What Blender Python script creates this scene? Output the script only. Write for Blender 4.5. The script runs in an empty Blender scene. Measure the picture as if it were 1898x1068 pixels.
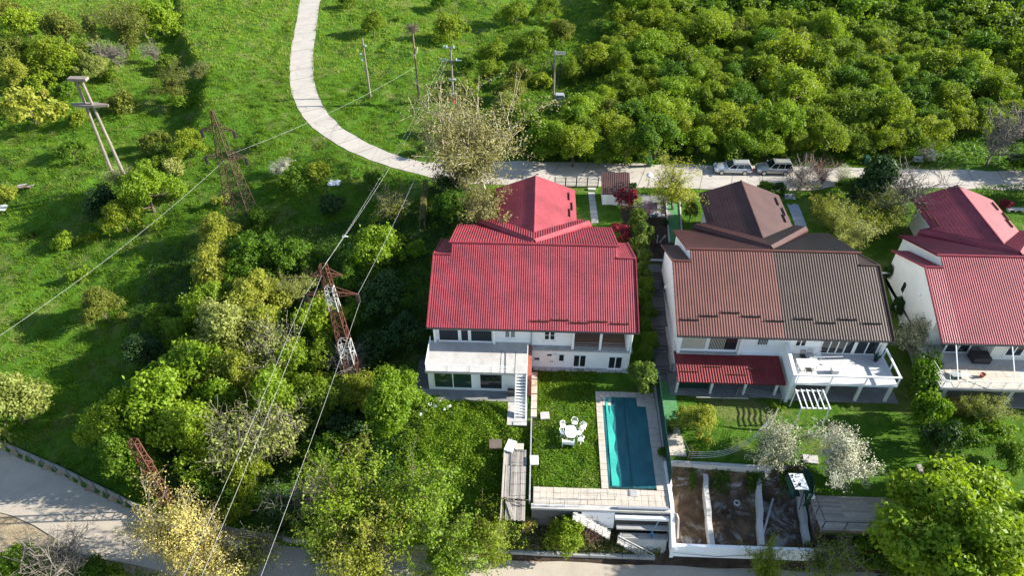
import bpy, math, random
import numpy as np
from mathutils import Vector, Matrix
R = math.radians
rng = np.random.default_rng(7)
random.seed(7)
scene = bpy.context.scene
COL = scene.collection

# ------------------------------------------------------------------ camera, sky, sun, exposure
FPX, PITCH, CAMZ, YAW = 1320.0, R(41.0), 48.6, R(2.2)
CAM = Vector((9.726, -47.121, CAMZ))
cam = bpy.data.cameras.new('camera')
cam.sensor_fit = 'HORIZONTAL'; cam.sensor_width = 36.0; cam.lens = 36.0 * FPX / 1898.0
cam.clip_start = 0.5; cam.clip_end = 900.0
cam_ob = bpy.data.objects.new('camera', cam); COL.objects.link(cam_ob)
cam_ob.location = CAM; cam_ob.rotation_euler = (R(90) - PITCH, 0, YAW)
scene.camera = cam_ob

SUN_EL, SUN_AZ = R(24.5), R(4.5)          # azimuth measured from +X towards +Y
SUNV = Vector((math.cos(SUN_EL) * math.cos(SUN_AZ), math.cos(SUN_EL) * math.sin(SUN_AZ), math.sin(SUN_EL)))
world = bpy.data.worlds.new('World'); scene.world = world; world.use_nodes = True
wn = world.node_tree
bg = wn.nodes['Background']; sk = wn.nodes.new('ShaderNodeTexSky')
sk.sky_type = 'NISHITA'; sk.sun_disc = False; sk.sun_elevation = SUN_EL
sk.sun_rotation = R(90) - SUN_AZ; sk.altitude = 200; sk.dust_density = 0.6; sk.ozone_density = 1.0
wn.links.new(sk.outputs[0], bg.inputs[0]); bg.inputs[1].default_value = 0.098
sun = bpy.data.lights.new('sun', 'SUN'); sun.energy = 5.0; sun.angle = R(0.5); sun.color = (1.0, 0.945, 0.85)
sun_ob = bpy.data.objects.new('sun', sun); COL.objects.link(sun_ob)
sun_ob.rotation_euler = SUNV.to_track_quat('Z', 'Y').to_euler(); sun_ob.location = (60, 10, 60)
vs = scene.view_settings
vs.view_transform = 'Standard'; vs.look = 'None'; vs.gamma = 1.0; vs.exposure = 1.46
try: vs.use_curve_mapping = False
except Exception: pass
scene.cycles.max_bounces = 6; scene.cycles.diffuse_bounces = 3; scene.cycles.transmission_bounces = 4

# measured positions: a sight line through the photograph met with a level plane / the terrain
_c, _s = math.cos(PITCH), math.sin(PITCH)
def sight(px, py):
    a = (px - 949) / FPX; v = (py - 534) / FPX
    x, y, z = a, _c - v * _s, -_s - v * _c
    return Vector((x * math.cos(YAW) - y * math.sin(YAW), x * math.sin(YAW) + y * math.cos(YAW), z))
def at(px, py, z):
    r = sight(px, py); t = (z - CAMZ) / r.z
    return Vector((CAM.x + r.x * t, CAM.y + r.y * t, z))
def image_xy(p):
    d = Vector(p) - CAM
    x = d.x * math.cos(YAW) + d.y * math.sin(YAW); y = -d.x * math.sin(YAW) + d.y * math.cos(YAW)
    dep = y * _c - d.z * _s
    return 949 + FPX * x / dep, 534 - FPX * (y * _s + d.z * _c) / dep, dep
def on_terrain(px, py, h=0.0):
    z = -2.0
    for _ in range(12):
        p = at(px, py, z + h); z = 0.5 * z + 0.5 * gz1(p.x, p.y)
    p = at(px, py, z + h); p.z = gz1(p.x, p.y); return p
def px_per_m(p): return FPX / image_xy(p)[2]
def height_to(p, py):          # height of the top of an upright thing standing at p whose top shows at row py
    lo, hi = 0.0, 40.0
    for _ in range(40):
        m = (lo + hi) / 2
        if image_xy((p.x, p.y, p.z + m))[1] > py: lo = m
        else: hi = m
    return lo

# ------------------------------------------------------------------ materials
def new_mat(name):
    m = bpy.data.materials.new(name); m.use_nodes = True
    nt = m.node_tree; return m, nt, nt.nodes['Principled BSDF']
def N(nt, t, **kw):
    n = nt.nodes.new(t)
    for k, v in kw.items():
        if k in n.inputs: n.inputs[k].default_value = v
        else: setattr(n, k, v)
    return n
def c4(c): return (c[0], c[1], c[2], 1.0)
def ramp(nt, fac, stops):
    r = nt.nodes.new('ShaderNodeValToRGB'); els = r.color_ramp.elements
    while len(els) < len(stops): els.new(0.5)
    for e, (p, c) in zip(els, stops): e.position = p; e.color = c4(c)
    nt.links.new(fac, r.inputs[0]); return r.outputs[0]
def mixc(nt, fac, a, b, mode='MIX'):
    m = nt.nodes.new('ShaderNodeMix'); m.data_type = 'RGBA'; m.blend_type = mode
    for i, v in ((0, fac), (6, a), (7, b)):
        if isinstance(v, (int, float)): m.inputs[i].default_value = v
        elif isinstance(v, tuple): m.inputs[i].default_value = c4(v)
        else: nt.links.new(v, m.inputs[i])
    return m.outputs[2]
def noise(nt, scale, detail=4, rough=0.6, vec=None, dist=0.0):
    n = N(nt, 'ShaderNodeTexNoise', Scale=scale, Detail=detail, Roughness=rough, Distortion=dist)
    if vec is not None: nt.links.new(vec, n.inputs['Vector'])
    return n.outputs[0]
def coord(nt, which='Object'):
    return nt.nodes.new('ShaderNodeTexCoord').outputs[which]
def worldpos(nt): return nt.nodes.new('ShaderNodeNewGeometry').outputs['Position']
def bump(nt, b, h, strength=0.3, dist=0.05):
    n = N(nt, 'ShaderNodeBump', Strength=strength, Distance=dist)
    nt.links.new(h, n.inputs['Height']); nt.links.new(n.outputs[0], b.inputs['Normal'])
def plain(name, col, rough=0.7, var=0.15, scale=1.2, metal=0.0, spec=0.4, stain=None, stain_amt=0.5, bmp=0.0, bscale=20):
    m, nt, b = new_mat(name); P = worldpos(nt)
    n1 = noise(nt, scale, 6, 0.65, P)
    lo = tuple(max(0, x * (1 - var)) for x in col); hi = tuple(min(1, x * (1 + var)) for x in col)
    c = ramp(nt, n1, [(0.3, lo), (0.7, hi)])
    if stain:
        n2 = noise(nt, scale * 0.45, 8, 0.7, P, 0.4)
        f = ramp(nt, n2, [(0.5, (0, 0, 0)), (0.72, (stain_amt,) * 3)])
        c = mixc(nt, f, c, stain)
    nt.links.new(c, b.inputs['Base Color'])
    b.inputs['Roughness'].default_value = rough; b.inputs['Metallic'].default_value = metal
    b.inputs['Specular IOR Level'].default_value = spec
    if bmp: bump(nt, b, noise(nt, bscale, 5, 0.6, P), bmp, 0.03)
    return m
def leaf_mat(name, cols, trans=0.42, tint=(1.0, 1.0, 0.35), rough=0.55):
    m, nt, b = new_mat(name)
    at_ = N(nt, 'ShaderNodeAttribute', attribute_name='tone')
    oi = nt.nodes.new('ShaderNodeObjectInfo')
    mm = N(nt, 'ShaderNodeMath', operation='MULTIPLY'); nt.links.new(oi.outputs['Random'], mm.inputs[0]); mm.inputs[1].default_value = 0.45
    ad = N(nt, 'ShaderNodeMath', operation='MULTIPLY_ADD'); nt.links.new(at_.outputs['Fac'], ad.inputs[0]); ad.inputs[1].default_value = 0.55
    nt.links.new(mm.outputs[0], ad.inputs[2])
    c = ramp(nt, ad.outputs[0], [(i / (len(cols) - 1), x) for i, x in enumerate(cols)])
    nt.links.new(c, b.inputs['Base Color']); b.inputs['Roughness'].default_value = rough
    b.inputs['Specular IOR Level'].default_value = 0.25
    tr = nt.nodes.new('ShaderNodeBsdfTranslucent'); nt.links.new(mixc(nt, 1.0, c, tuple(1.5 * t for t in tint), 'MULTIPLY'), tr.inputs[0])
    mx = nt.nodes.new('ShaderNodeMixShader'); mx.inputs[0].default_value = trans
    nt.links.new(b.outputs[0], mx.inputs[1]); nt.links.new(tr.outputs[0], mx.inputs[2])
    nt.links.new(mx.outputs[0], nt.nodes['Material Output'].inputs[0]); return m
def glass_mat(name, col):
    m, nt, b = new_mat(name); b.inputs['Base Color'].default_value = c4(col)
    b.inputs['Roughness'].default_value = 0.04; b.inputs['Specular IOR Level'].default_value = 0.7
    P = worldpos(nt); bump(nt, b, noise(nt, 0.9, 2, 0.5, P), 0.06, 0.2); return m
def ground_mat():
    m, nt, b = new_mat('meadow_earth'); P = worldpos(nt)
    n1 = noise(nt, 0.11, 5, 0.6, P); n2 = noise(nt, 0.8, 8, 0.7, P, 0.3); n3 = noise(nt, 0.22, 6, 0.65, P, 0.6)
    g = ramp(nt, n2, [(0.3, (0.035, 0.09, 0.008)), (0.55, (0.07, 0.155, 0.012)), (0.8, (0.12, 0.2, 0.02))])
    g = mixc(nt, ramp(nt, n3, [(0.52, (0, 0, 0)), (0.72, (0.7,) * 3)]), g, (0.22, 0.195, 0.08))
    nt.links.new(g, b.inputs['Base Color']); b.inputs['Roughness'].default_value = 0.9; b.inputs['Specular IOR Level'].default_value = 0.1
    bump(nt, b, noise(nt, 3.0, 8, 0.75, P), 0.9, 0.25); return m
def soil_mat(name, a, bcol, ccol, wet=None):
    m, nt, b = new_mat(name); P = worldpos(nt)
    n1 = noise(nt, 0.7, 8, 0.7, P, 0.5)
    c = ramp(nt, n1, [(0.3, a), (0.5, bcol), (0.68, ccol)])
    if wet:
        c = mixc(nt, ramp(nt, noise(nt, 0.35, 8, 0.75, P, 1.2), [(0.52, (0, 0, 0)), (0.62, (0.9,) * 3)]), c, wet)
    nt.links.new(c, b.inputs['Base Color']); b.inputs['Roughness'].default_value = 0.92; b.inputs['Specular IOR Level'].default_value = 0.1
    bump(nt, b, noise(nt, 5, 8, 0.75, P), 0.8, 0.15); return m
def road_mat(name, base, dark, crack=True, joint=None):
    m, nt, b = new_mat(name); P = worldpos(nt)
    n1 = noise(nt, 0.35, 8, 0.7, P, 0.4); n2 = noise(nt, 9, 6, 0.7, P)
    c = ramp(nt, n1, [(0.3, dark), (0.62, base)])
    c = mixc(nt, 0.35, c, ramp(nt, n2, [(0.3, tuple(x * 0.7 for x in base)), (0.7, tuple(min(1, x * 1.15) for x in base))]))
    if crack:
        w = N(nt, 'ShaderNodeTexVoronoi', Scale=0.28); w.feature = 'DISTANCE_TO_EDGE'
        wv = N(nt, 'ShaderNodeVectorMath', operation='ADD'); nt.links.new(P, wv.inputs[0])
        nz = N(nt, 'ShaderNodeTexNoise', Scale=0.8, Detail=6.0); nt.links.new(P, nz.inputs['Vector']); nt.links.new(nz.outputs[1], wv.inputs[1])
        nt.links.new(wv.outputs[0], w.inputs['Vector'])
        c = mixc(nt, ramp(nt, w.outputs[0], [(0.0, (0.6,) * 3), (0.012, (0, 0, 0))]), c, tuple(x * 0.35 for x in base))
    nt.links.new(c, b.inputs['Base Color']); b.inputs['Roughness'].default_value = 0.85; b.inputs['Specular IOR Level'].default_value = 0.25
    bump(nt, b, n2, 0.35, 0.02); return m
def roof_mat(name, col, dusty, rough=0.45, var=0.25):
    m, nt, b = new_mat(name); P = worldpos(nt)
    n1 = noise(nt, 0.5, 6, 0.6, P); n2 = noise(nt, 6, 6, 0.7, P)
    c = ramp(nt, n1, [(0.3, tuple(x * (1 - var) for x in col)), (0.7, tuple(min(1, x * (1 + var)) for x in col))])
    c = mixc(nt, ramp(nt, n2, [(0.45, (0, 0, 0)), (0.8, (0.34,) * 3)]), c, dusty)
    nt.links.new(c, b.inputs['Base Color'])
    nt.links.new(ramp(nt, n2, [(0.3, (rough,) * 3), (0.8, (rough + 0.2,) * 3)]), b.inputs['Roughness'])
    b.inputs['Specular IOR Level'].default_value = 0.22; return m
def wood_mat(name, cols):
    m, nt, b = new_mat(name); P = worldpos(nt)
    oi = nt.nodes.new('ShaderNodeObjectInfo')
    ad = N(nt, 'ShaderNodeMath', operation='ADD'); nt.links.new(noise(nt, 2.5, 8, 0.7, P, 1.0), ad.inputs[0])
    m2 = N(nt, 'ShaderNodeMath', operation='MULTIPLY_ADD'); nt.links.new(oi.outputs['Random'], m2.inputs[0]); m2.inputs[1].default_value = 0.5; m2.inputs[2].default_value = -0.25
    nt.links.new(m2.outputs[0], ad.inputs[1])
    c = ramp(nt, ad.outputs[0], [(0.2 + 0.6 * i / (len(cols) - 1), x) for i, x in enumerate(cols)])
    nt.links.new(c, b.inputs['Base Color']); b.inputs['Roughness'].default_value = 0.8
    bump(nt, b, noise(nt, 25, 5, 0.6, P), 0.3, 0.01); return m

M = {}
M['ground'] = ground_mat()
M['soil'] = soil_mat('pit_soil', (0.035, 0.025, 0.017), (0.10, 0.068, 0.042), (0.2, 0.135, 0.08), (0.32, 0.32, 0.31))
M['bed'] = soil_mat('bed_soil', (0.03, 0.02, 0.014), (0.06, 0.042, 0.03), (0.11, 0.08, 0.05))
M['dry'] = soil_mat('dry_verge', (0.2, 0.15, 0.09), (0.33, 0.26, 0.16), (0.4, 0.33, 0.22))
M['road'] = road_mat('concrete_road', (0.45, 0.41, 0.355), (0.33, 0.305, 0.27), crack=True)
M['lane'] = road_mat('gravel_lane', (0.43, 0.375, 0.30), (0.29, 0.25, 0.2), crack=False)
M['white'] = plain('white_render', (0.84, 0.84, 0.83), 0.8, 0.04, 0.8, stain=(0.5, 0.48, 0.45), stain_amt=0.22)
M['cream'] = plain('pale_cream_render', (0.72, 0.72, 0.66), 0.8, 0.06, 0.8, stain=(0.5, 0.5, 0.46), stain_amt=0.35)
M['paint'] = plain('white_paint', (0.82, 0.82, 0.8), 0.45, 0.04, 2)
M['plastic'] = plain('white_plastic', (0.85, 0.85, 0.83), 0.35, 0.03, 2)
M['grey'] = plain('grey_concrete', (0.36, 0.355, 0.34), 0.85, 0.15, 1.5, stain=(0.2, 0.19, 0.17), bmp=0.3)
M['palec'] = plain('pale_concrete', (0.44, 0.425, 0.40), 0.85, 0.12, 1.2, stain=(0.25, 0.22, 0.18), bmp=0.3)
M['darkc'] = plain('dark_paving', (0.115, 0.11, 0.11), 0.85, 0.2, 2, stain=(0.2, 0.19, 0.17), bmp=0.3)
M['midc'] = plain('mid_paving', (0.2, 0.2, 0.2), 0.85, 0.2, 1.5, stain=(0.32, 0.3, 0.27), bmp=0.3)
M['stone'] = plain('coping_stone', (0.48, 0.42, 0.345), 0.8, 0.15, 2.5, stain=(0.28, 0.23, 0.17), bmp=0.25)
M['slab'] = plain('blue_grey_slab', (0.3, 0.33, 0.38), 0.75, 0.15, 3, bmp=0.2)
M['brick'] = plain('red_brick', (0.34, 0.10, 0.065), 0.85, 0.25, 5, bmp=0.2)
M['tile_brown'] = plain('loggia_tile', (0.22, 0.13, 0.09), 0.6, 0.2, 4)
M['green_mat'] = plain('green_carpet', (0.075, 0.22, 0.08), 0.9, 0.15, 1.5, stain=(0.05, 0.12, 0.05), bmp=0.2)
M['mesh_green'] = plain('green_fence_fabric', (0.010, 0.05, 0.034), 0.8, 0.2, 3)
M['dark'] = plain('dark_metal', (0.03, 0.03, 0.032), 0.5, 0.1, 3)
M['black'] = plain('black_rubber', (0.015, 0.015, 0.016), 0.6, 0.1, 3)
M['steel'] = plain('galvanised_steel', (0.42, 0.43, 0.44), 0.45, 0.12, 4, metal=0.4)
M['rust'] = plain('rusty_steel', (0.115, 0.042, 0.025), 0.8, 0.3, 4, stain=(0.07, 0.032, 0.022))
M['rustgrey'] = plain('weathered_rusty_steel', (0.085, 0.052, 0.03), 0.8, 0.3, 4, stain=(0.06, 0.035, 0.022))
M['pole'] = plain('pole_concrete', (0.2, 0.175, 0.145), 0.85, 0.15, 2, stain=(0.2, 0.16, 0.12))
M['poledark'] = plain('pole_timber', (0.19, 0.135, 0.09), 0.85, 0.2, 2, stain=(0.1, 0.07, 0.05))
M['redpaint'] = plain('red_paint', (0.5, 0.03, 0.05), 0.5, 0.1, 3)
M['insul'] = plain('glass_insulator', (0.42, 0.55, 0.52), 0.2, 0.1, 3)
M['insdark'] = plain('brown_insulator', (0.05, 0.04, 0.03), 0.3, 0.1, 3)
M['wire'] = plain('aluminium_wire', (0.42, 0.43, 0.42), 0.4, 0.05, 1)
M['bark'] = plain('bark', (0.10, 0.075, 0.055), 0.9, 0.25, 6, bmp=0.4)
M['palebark'] = plain('pale_bark', (0.42, 0.38, 0.29), 0.85, 0.25, 5, stain=(0.2, 0.17, 0.11))
M['twig'] = plain('grey_twigs', (0.165, 0.145, 0.118), 0.9, 0.25, 4)
M['twigred'] = plain('reddish_twigs', (0.2, 0.115, 0.085), 0.9, 0.25, 4)
M['roofred'] = roof_mat('red_metal_tile', (0.21, 0.026, 0.039), (0.33, 0.14, 0.145))
M['roofred3'] = roof_mat('deep_red_metal_tile', (0.19, 0.018, 0.034), (0.32, 0.12, 0.125))
M['roofbrick'] = roof_mat('terracotta_metal_tile', (0.112, 0.04, 0.033), (0.17, 0.085, 0.072))
M['roofbrown'] = roof_mat('brown_metal_tile', (0.048, 0.03, 0.025), (0.09, 0.064, 0.055))
M['roofwing'] = roof_mat('dark_brown_metal_tile', (0.07, 0.033, 0.03), (0.15, 0.09, 0.082), 0.5)
M['roofredw'] = roof_mat('sunlit_red_metal_tile', (0.27, 0.045, 0.058), (0.36, 0.15, 0.155), 0.5)  # paler red puts the wing's sunlit sheen into the colour, with some dust
M['roofred3w'] = roof_mat('sunlit_deep_red_metal_tile', (0.2, 0.036, 0.05), (0.32, 0.15, 0.165), 0.5)  # same sunlit paleness put into the deep red wing colour
M['roofporch'] = roof_mat('porch_red_metal_tile', (0.155, 0.018, 0.022), (0.25, 0.10, 0.09))
M['glass'] = glass_mat('dark_window_glass', (0.02, 0.024, 0.028))
M['glassgreen'] = glass_mat('greenish_window_glass', (0.02, 0.05, 0.03))
M['carglass'] = glass_mat('car_glass', (0.012, 0.014, 0.018))
M['carsilver'] = plain('silver_car_paint', (0.56, 0.57, 0.58), 0.25, 0.03, 1, metal=0.5, spec=0.6)
M['carbeige'] = plain('champagne_car_paint', (0.43, 0.42, 0.40), 0.25, 0.03, 1, metal=0.5, spec=0.6)
M['headlight'] = plain('headlamp_glass', (0.75, 0.77, 0.8), 0.1, 0.02, 1, spec=0.8)
M['tail'] = plain('tail_lamp', (0.4, 0.01, 0.01), 0.2, 0.02, 1)
M['deckwood'] = wood_mat('weathered_boards', [(0.17, 0.15, 0.13), (0.30, 0.27, 0.235), (0.42, 0.38, 0.33)])
M['deckwood2'] = wood_mat('grey_deck_boards', [(0.22, 0.19, 0.16), (0.31, 0.275, 0.235), (0.38, 0.34, 0.29)])
M['oldwood'] = wood_mat('old_timber', [(0.07, 0.05, 0.04), (0.13, 0.10, 0.075), (0.2, 0.16, 0.12)])
M['whitetile'] = plain('white_terrace_tile', (0.50, 0.50, 0.50), 0.6, 0.1, 2.5, stain=(0.45, 0.43, 0.42))
M['blind'] = plain('slatted_blind', (0.45, 0.42, 0.34), 0.7, 0.1, 3)
M['teal'] = None
def pool_mat():
    m, nt, b = new_mat('shaded_teal_cover'); P = worldpos(nt)
    c = ramp(nt, noise(nt, 0.9, 6, 0.65, P, 0.8), [(0.3, (0.005, 0.075, 0.09)), (0.7, (0.008, 0.125, 0.135))])  # dark teal has the shade of the fence worked into it
    mp = N(nt, 'ShaderNodeMapping'); mp.inputs['Scale'].default_value = (7, 0.6, 1); nt.links.new(P, mp.inputs['Vector'])
    c = mixc(nt, ramp(nt, noise(nt, 1.0, 6, 0.7, mp.outputs[0]), [(0.55, (0, 0, 0)), (0.75, (0.4,) * 3)]), c, (0.06, 0.28, 0.27))
    nt.links.new(c, b.inputs['Base Color']); b.inputs['Roughness'].default_value = 0.45
    bump(nt, b, noise(nt, 2.0, 6, 0.7, mp.outputs[0]), 0.4, 0.05); return m
M['teal'] = pool_mat()
M['tealdark'] = plain('dark_cover_seam', (0.008, 0.07, 0.075), 0.6, 0.2, 3)
Y = {}
Y['mid'] = leaf_mat('mid_green_leaves', [(0.036, 0.090, 0.007), (0.088, 0.172, 0.011), (0.160, 0.240, 0.018)], 0.42)
Y['wood'] = leaf_mat('wood_leaves', [(0.075, 0.135, 0.009), (0.155, 0.225, 0.014), (0.27, 0.305, 0.024)], 0.45)
Y['bright'] = leaf_mat('spring_green_leaves', [(0.084, 0.168, 0.010), (0.168, 0.264, 0.014), (0.264, 0.324, 0.024)], 0.4)
Y['yellow'] = leaf_mat('yellow_green_leaves', [(0.149, 0.196, 0.017), (0.241, 0.276, 0.029), (0.333, 0.333, 0.063)], 0.4)
Y['pale'] = leaf_mat('pale_green_leaves', [(0.157, 0.202, 0.039), (0.246, 0.280, 0.067), (0.347, 0.358, 0.123)], 0.35)
Y['olive'] = leaf_mat('olive_leaves', [(0.075, 0.105, 0.014), (0.135, 0.165, 0.022), (0.205, 0.215, 0.034)], 0.38)
Y['dark'] = leaf_mat('evergreen_and_shade_leaves', [(0.014, 0.04, 0.008), (0.028, 0.068, 0.011), (0.055, 0.10, 0.016)], 0.15)  # evergreens; also broadleaf thicket trees whose shade is put into the colour
Y['thuja'] = leaf_mat('thuja_leaves', [(0.05, 0.10, 0.012), (0.10, 0.16, 0.018), (0.17, 0.22, 0.03)], 0.25)
Y['catkin'] = leaf_mat('catkin_leaves', [(0.264, 0.220, 0.055), (0.396, 0.341, 0.094), (0.506, 0.451, 0.154)], 0.3, (1, 0.95, 0.5))
Y['tan'] = leaf_mat('budding_tan_leaves', [(0.13, 0.125, 0.042), (0.21, 0.20, 0.07), (0.27, 0.27, 0.10)], 0.3, (1, 0.9, 0.5))
Y['white'] = leaf_mat('white_blossom', [(0.12, 0.15, 0.04), (0.36, 0.37, 0.22), (0.60, 0.60, 0.48), (0.70, 0.70, 0.61)], 0.25, (1, 1, 0.9))
Y['pink'] = leaf_mat('pink_blossom', [(0.5, 0.3, 0.32), (0.62, 0.42, 0.44), (0.72, 0.55, 0.55)], 0.25, (1, 0.8, 0.8))
Y['red'] = leaf_mat('crimson_leaves', [(0.09, 0.010, 0.018), (0.19, 0.018, 0.034), (0.30, 0.04, 0.055)], 0.3, (1, 0.3, 0.3))
Y['grass'] = leaf_mat('grass_blades', [(0.056, 0.128, 0.008), (0.138, 0.232, 0.014), (0.250, 0.315, 0.042)], 0.42, (0.95, 1.0, 0.3))
Y['lawn'] = leaf_mat('lawn_blades', [(0.038, 0.098, 0.008), (0.088, 0.175, 0.012), (0.160, 0.23, 0.026)], 0.35, (0.9, 1.0, 0.3))
Y['straw'] = leaf_mat('dry_grass_blades', [(0.2, 0.16, 0.07), (0.3, 0.25, 0.12), (0.38, 0.33, 0.18)], 0.2, (1, 0.95, 0.6))

# ------------------------------------------------------------------ mesh helpers
def root_loc(p):
    v = Vector((0, 0, 0))
    while p is not None: v += p.location; p = p.parent
    return v
def tag(o, label=None, cat=None, group=None, kind=None):
    if label: o['label'] = label
    if cat: o['category'] = cat
    if group: o['group'] = group
    if kind: o['kind'] = kind
    return o
def thing(name, label, cat, loc=(0, 0, 0), group=None, rot=0.0, scale=1.0):
    o = bpy.data.objects.new(name, None); COL.objects.link(o)
    o.empty_display_size = 0.2; o.location = loc; o.rotation_euler = (0, 0, rot); o.scale = (scale,) * 3
    return tag(o, label, cat, group)
def link_mesh(name, me, parent=None):
    o = bpy.data.objects.new(name, me); COL.objects.link(o)
    if parent is not None: o.parent = parent
    return o
class MB:
    def __init__(s): s.v = []; s.f = []; s.m = []
    def add(s, vs, fs, mi=0):
        k = len(s.v); s.v += [tuple(p) for p in vs]
        for f in fs: s.f.append(tuple(i + k for i in f)); s.m.append(mi)
        return s
    def box(s, x0, x1, y0, y1, z0, z1, mi=0):
        return s.add([(x0, y0, z0), (x1, y0, z0), (x1, y1, z0), (x0, y1, z0), (x0, y0, z1), (x1, y0, z1), (x1, y1, z1), (x0, y1, z1)],
                     [(0, 3, 2, 1), (4, 5, 6, 7), (0, 1, 5, 4), (1, 2, 6, 5), (2, 3, 7, 6), (3, 0, 4, 7)], mi)
    def hexa(s, b, t, mi=0):           # 4 bottom, 4 top points, counter-clockwise from above
        return s.add(list(b) + list(t), [(0, 3, 2, 1), (4, 5, 6, 7), (0, 1, 5, 4), (1, 2, 6, 5), (2, 3, 7, 6), (3, 0, 4, 7)], mi)
    def bar(s, a, b, w, h=None, mi=0, n=4, r2=None):
        a, b = Vector(a), Vector(b); d = b - a
        if d.length < 1e-5: return s
        d.normalize(); up = Vector((0, 0, 1)) if abs(d.z) < 0.95 else Vector((1, 0, 0))
        x = d.cross(up).normalized(); y = x.cross(d)
        h = w if h is None else h; k = (r2 / w) if r2 else 1.0
        vs = []
        for p, q in ((a, 1.0), (b, k)):
            if n == 4:
                for i, j in ((-1, -1), (1, -1), (1, 1), (-1, 1)): vs.append(p + x * (w / 2 * i * q) + y * (h / 2 * j * q))
            else:
                for i in range(n):
                    t = 2 * math.pi * i / n; vs.append(p + x * (w / 2 * q * math.cos(t)) + y * (h / 2 * q * math.sin(t)))
        fs = [(i, (i + 1) % n, n + (i + 1) % n, n + i) for i in range(n)] + [tuple(range(n - 1, -1, -1)), tuple(range(n, 2 * n))]
        return s.add(vs, fs, mi)
    def path(s, pts, w, n=5, mi=0):
        for a, b in zip(pts[:-1], pts[1:]): s.bar(a, b, w, None, mi, n)
        return s
    def prism(s, poly, axis, lo, hi, mi=0, caps=True):   # poly in the two other axes, extruded along axis
        def mk(p, t): return (t, p[0], p[1]) if axis == 0 else ((p[0], t, p[1]) if axis == 1 else (p[0], p[1], t))
        n = len(poly); vs = [mk(p, lo) for p in poly] + [mk(p, hi) for p in poly]
        fs = [(i, (i + 1) % n, n + (i + 1) % n, n + i) for i in range(n)]
        if caps: fs += [tuple(range(n - 1, -1, -1)), tuple(range(n, 2 * n))]
        return s.add(vs, fs, mi)
    def lathe(s, prof, c=(0, 0, 0), n=12, mi=0):
        vs = []; c = Vector(c)
        for r, z in prof:
            for i in range(n):
                t = 2 * math.pi * i / n; vs.append(c + Vector((r * math.cos(t), r * math.sin(t), z)))
        fs = [(k * n + i, k * n + (i + 1) % n, (k + 1) * n + (i + 1) % n, (k + 1) * n + i) for k in range(len(prof) - 1) for i in range(n)]
        fs += [tuple(range(n - 1, -1, -1)), tuple(range((len(prof) - 1) * n, len(prof) * n))]
        return s.add(vs, fs, mi)
    def build(s, name, mats, parent=None, smooth=False, local=False):
        o = None
        off = Vector((0, 0, 0)) if local else root_loc(parent)
        me = bpy.data.meshes.new(name)
        me.from_pydata([(p[0] - off.x, p[1] - off.y, p[2] - off.z) for p in s.v], [], s.f)
        ms = mats if isinstance(mats, (list, tuple)) else [mats]
        for m in ms: me.materials.append(m)
        if len(ms) > 1: me.polygons.foreach_set('material_index', s.m)
        if smooth: me.polygons.foreach_set('use_smooth', [True] * len(me.polygons))
        me.validate(); me.update()
        return link_mesh(name, me, parent)
def np_mesh(name, V, F, mats, mi=None, tone=None):
    me = bpy.data.meshes.new(name); k = F.shape[1]
    me.vertices.add(len(V)); me.vertices.foreach_set('co', np.ascontiguousarray(V, dtype=np.float32).ravel())
    me.loops.add(F.size); me.loops.foreach_set('vertex_index', np.ascontiguousarray(F, dtype=np.int32).ravel())
    me.polygons.add(len(F)); me.polygons.foreach_set('loop_start', np.arange(0, F.size, k, dtype=np.int32))
    try: me.polygons.foreach_set('loop_total', np.full(len(F), k, dtype=np.int32))
    except Exception: pass
    for m in mats: me.materials.append(m)
    if mi is not None: me.polygons.foreach_set('material_index', np.asarray(mi, dtype=np.int32))
    if tone is not None:
        a = me.attributes.new('tone', 'FLOAT', 'FACE'); a.data.foreach_set('value', np.asarray(tone, dtype=np.float32))
    me.update(calc_edges=True); return me
def part(name, mb, mat, parent, **kw):
    o = mb.build(name, mat, parent)
    for k, v in kw.items(): o[k] = v
    return o
def box_part(name, mat, parent, x0, x1, y0, y1, z0, z1):
    return MB().box(x0, x1, y0, y1, z0, z1).build(name, mat, parent)

# ------------------------------------------------------------------ terrain
def sst(a, b, x):
    t = np.clip((x - a) / (b - a), 0, 1); return t * t * (3 - 2 * t)
def bumps(u, w):
    r = np.random.default_rng(3); z = 0
    for k in range(26):
        f = 0.25 * 1.16 ** k; th = r.uniform(0, 6.283); ph = r.uniform(0, 6.283)
        z = z + 0.17 / (1 + 0.22 * k) * np.sin((u * math.cos(th) + w * math.sin(th)) * f + ph + 1.3 * np.sin(0.31 * f * (u * math.sin(th) - w * math.cos(th)) + k))
    return z
L_EDGE = [(790, 326), (720, 308), (650, 281), (597, 250), (560, 215), (541, 170), (537, 120), (545, 60), (557, 0)]
R_EDGE = [(800, 303), (745, 291), (682, 266), (632, 235), (601, 200), (586, 165), (581, 130), (583, 80), (594, 0)]
LE = [at(x, y, 0) for x, y in L_EDGE]; RE = [at(x, y, 0) for x, y in R_EDGE]
def spl(ps, n=8):
    out = []
    q = [ps[0]] + list(ps) + [ps[-1]]
    for i in range(1, len(q) - 2):
        for k in range(n):
            t = k / n; a, b, c, d = q[i - 1], q[i], q[i + 1], q[i + 2]
            out.append(0.5 * ((2 * b) + (c - a) * t + (2 * a - 5 * b + 4 * c - d) * t * t + (3 * b - a - 3 * c + d) * t ** 3))
    out.append(q[-2]); return out
tail_dir = (LE[-1] - LE[-2]).normalized()
LE2 = spl(LE) + [LE[-1] + tail_dir * 25]; RE2 = spl(RE) + [RE[-1] + tail_dir * 25]
MID = [(a + b) / 2 for a, b in zip(LE2, RE2)]
MIDN = np.array([(p.x, p.y) for p in MID])
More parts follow.
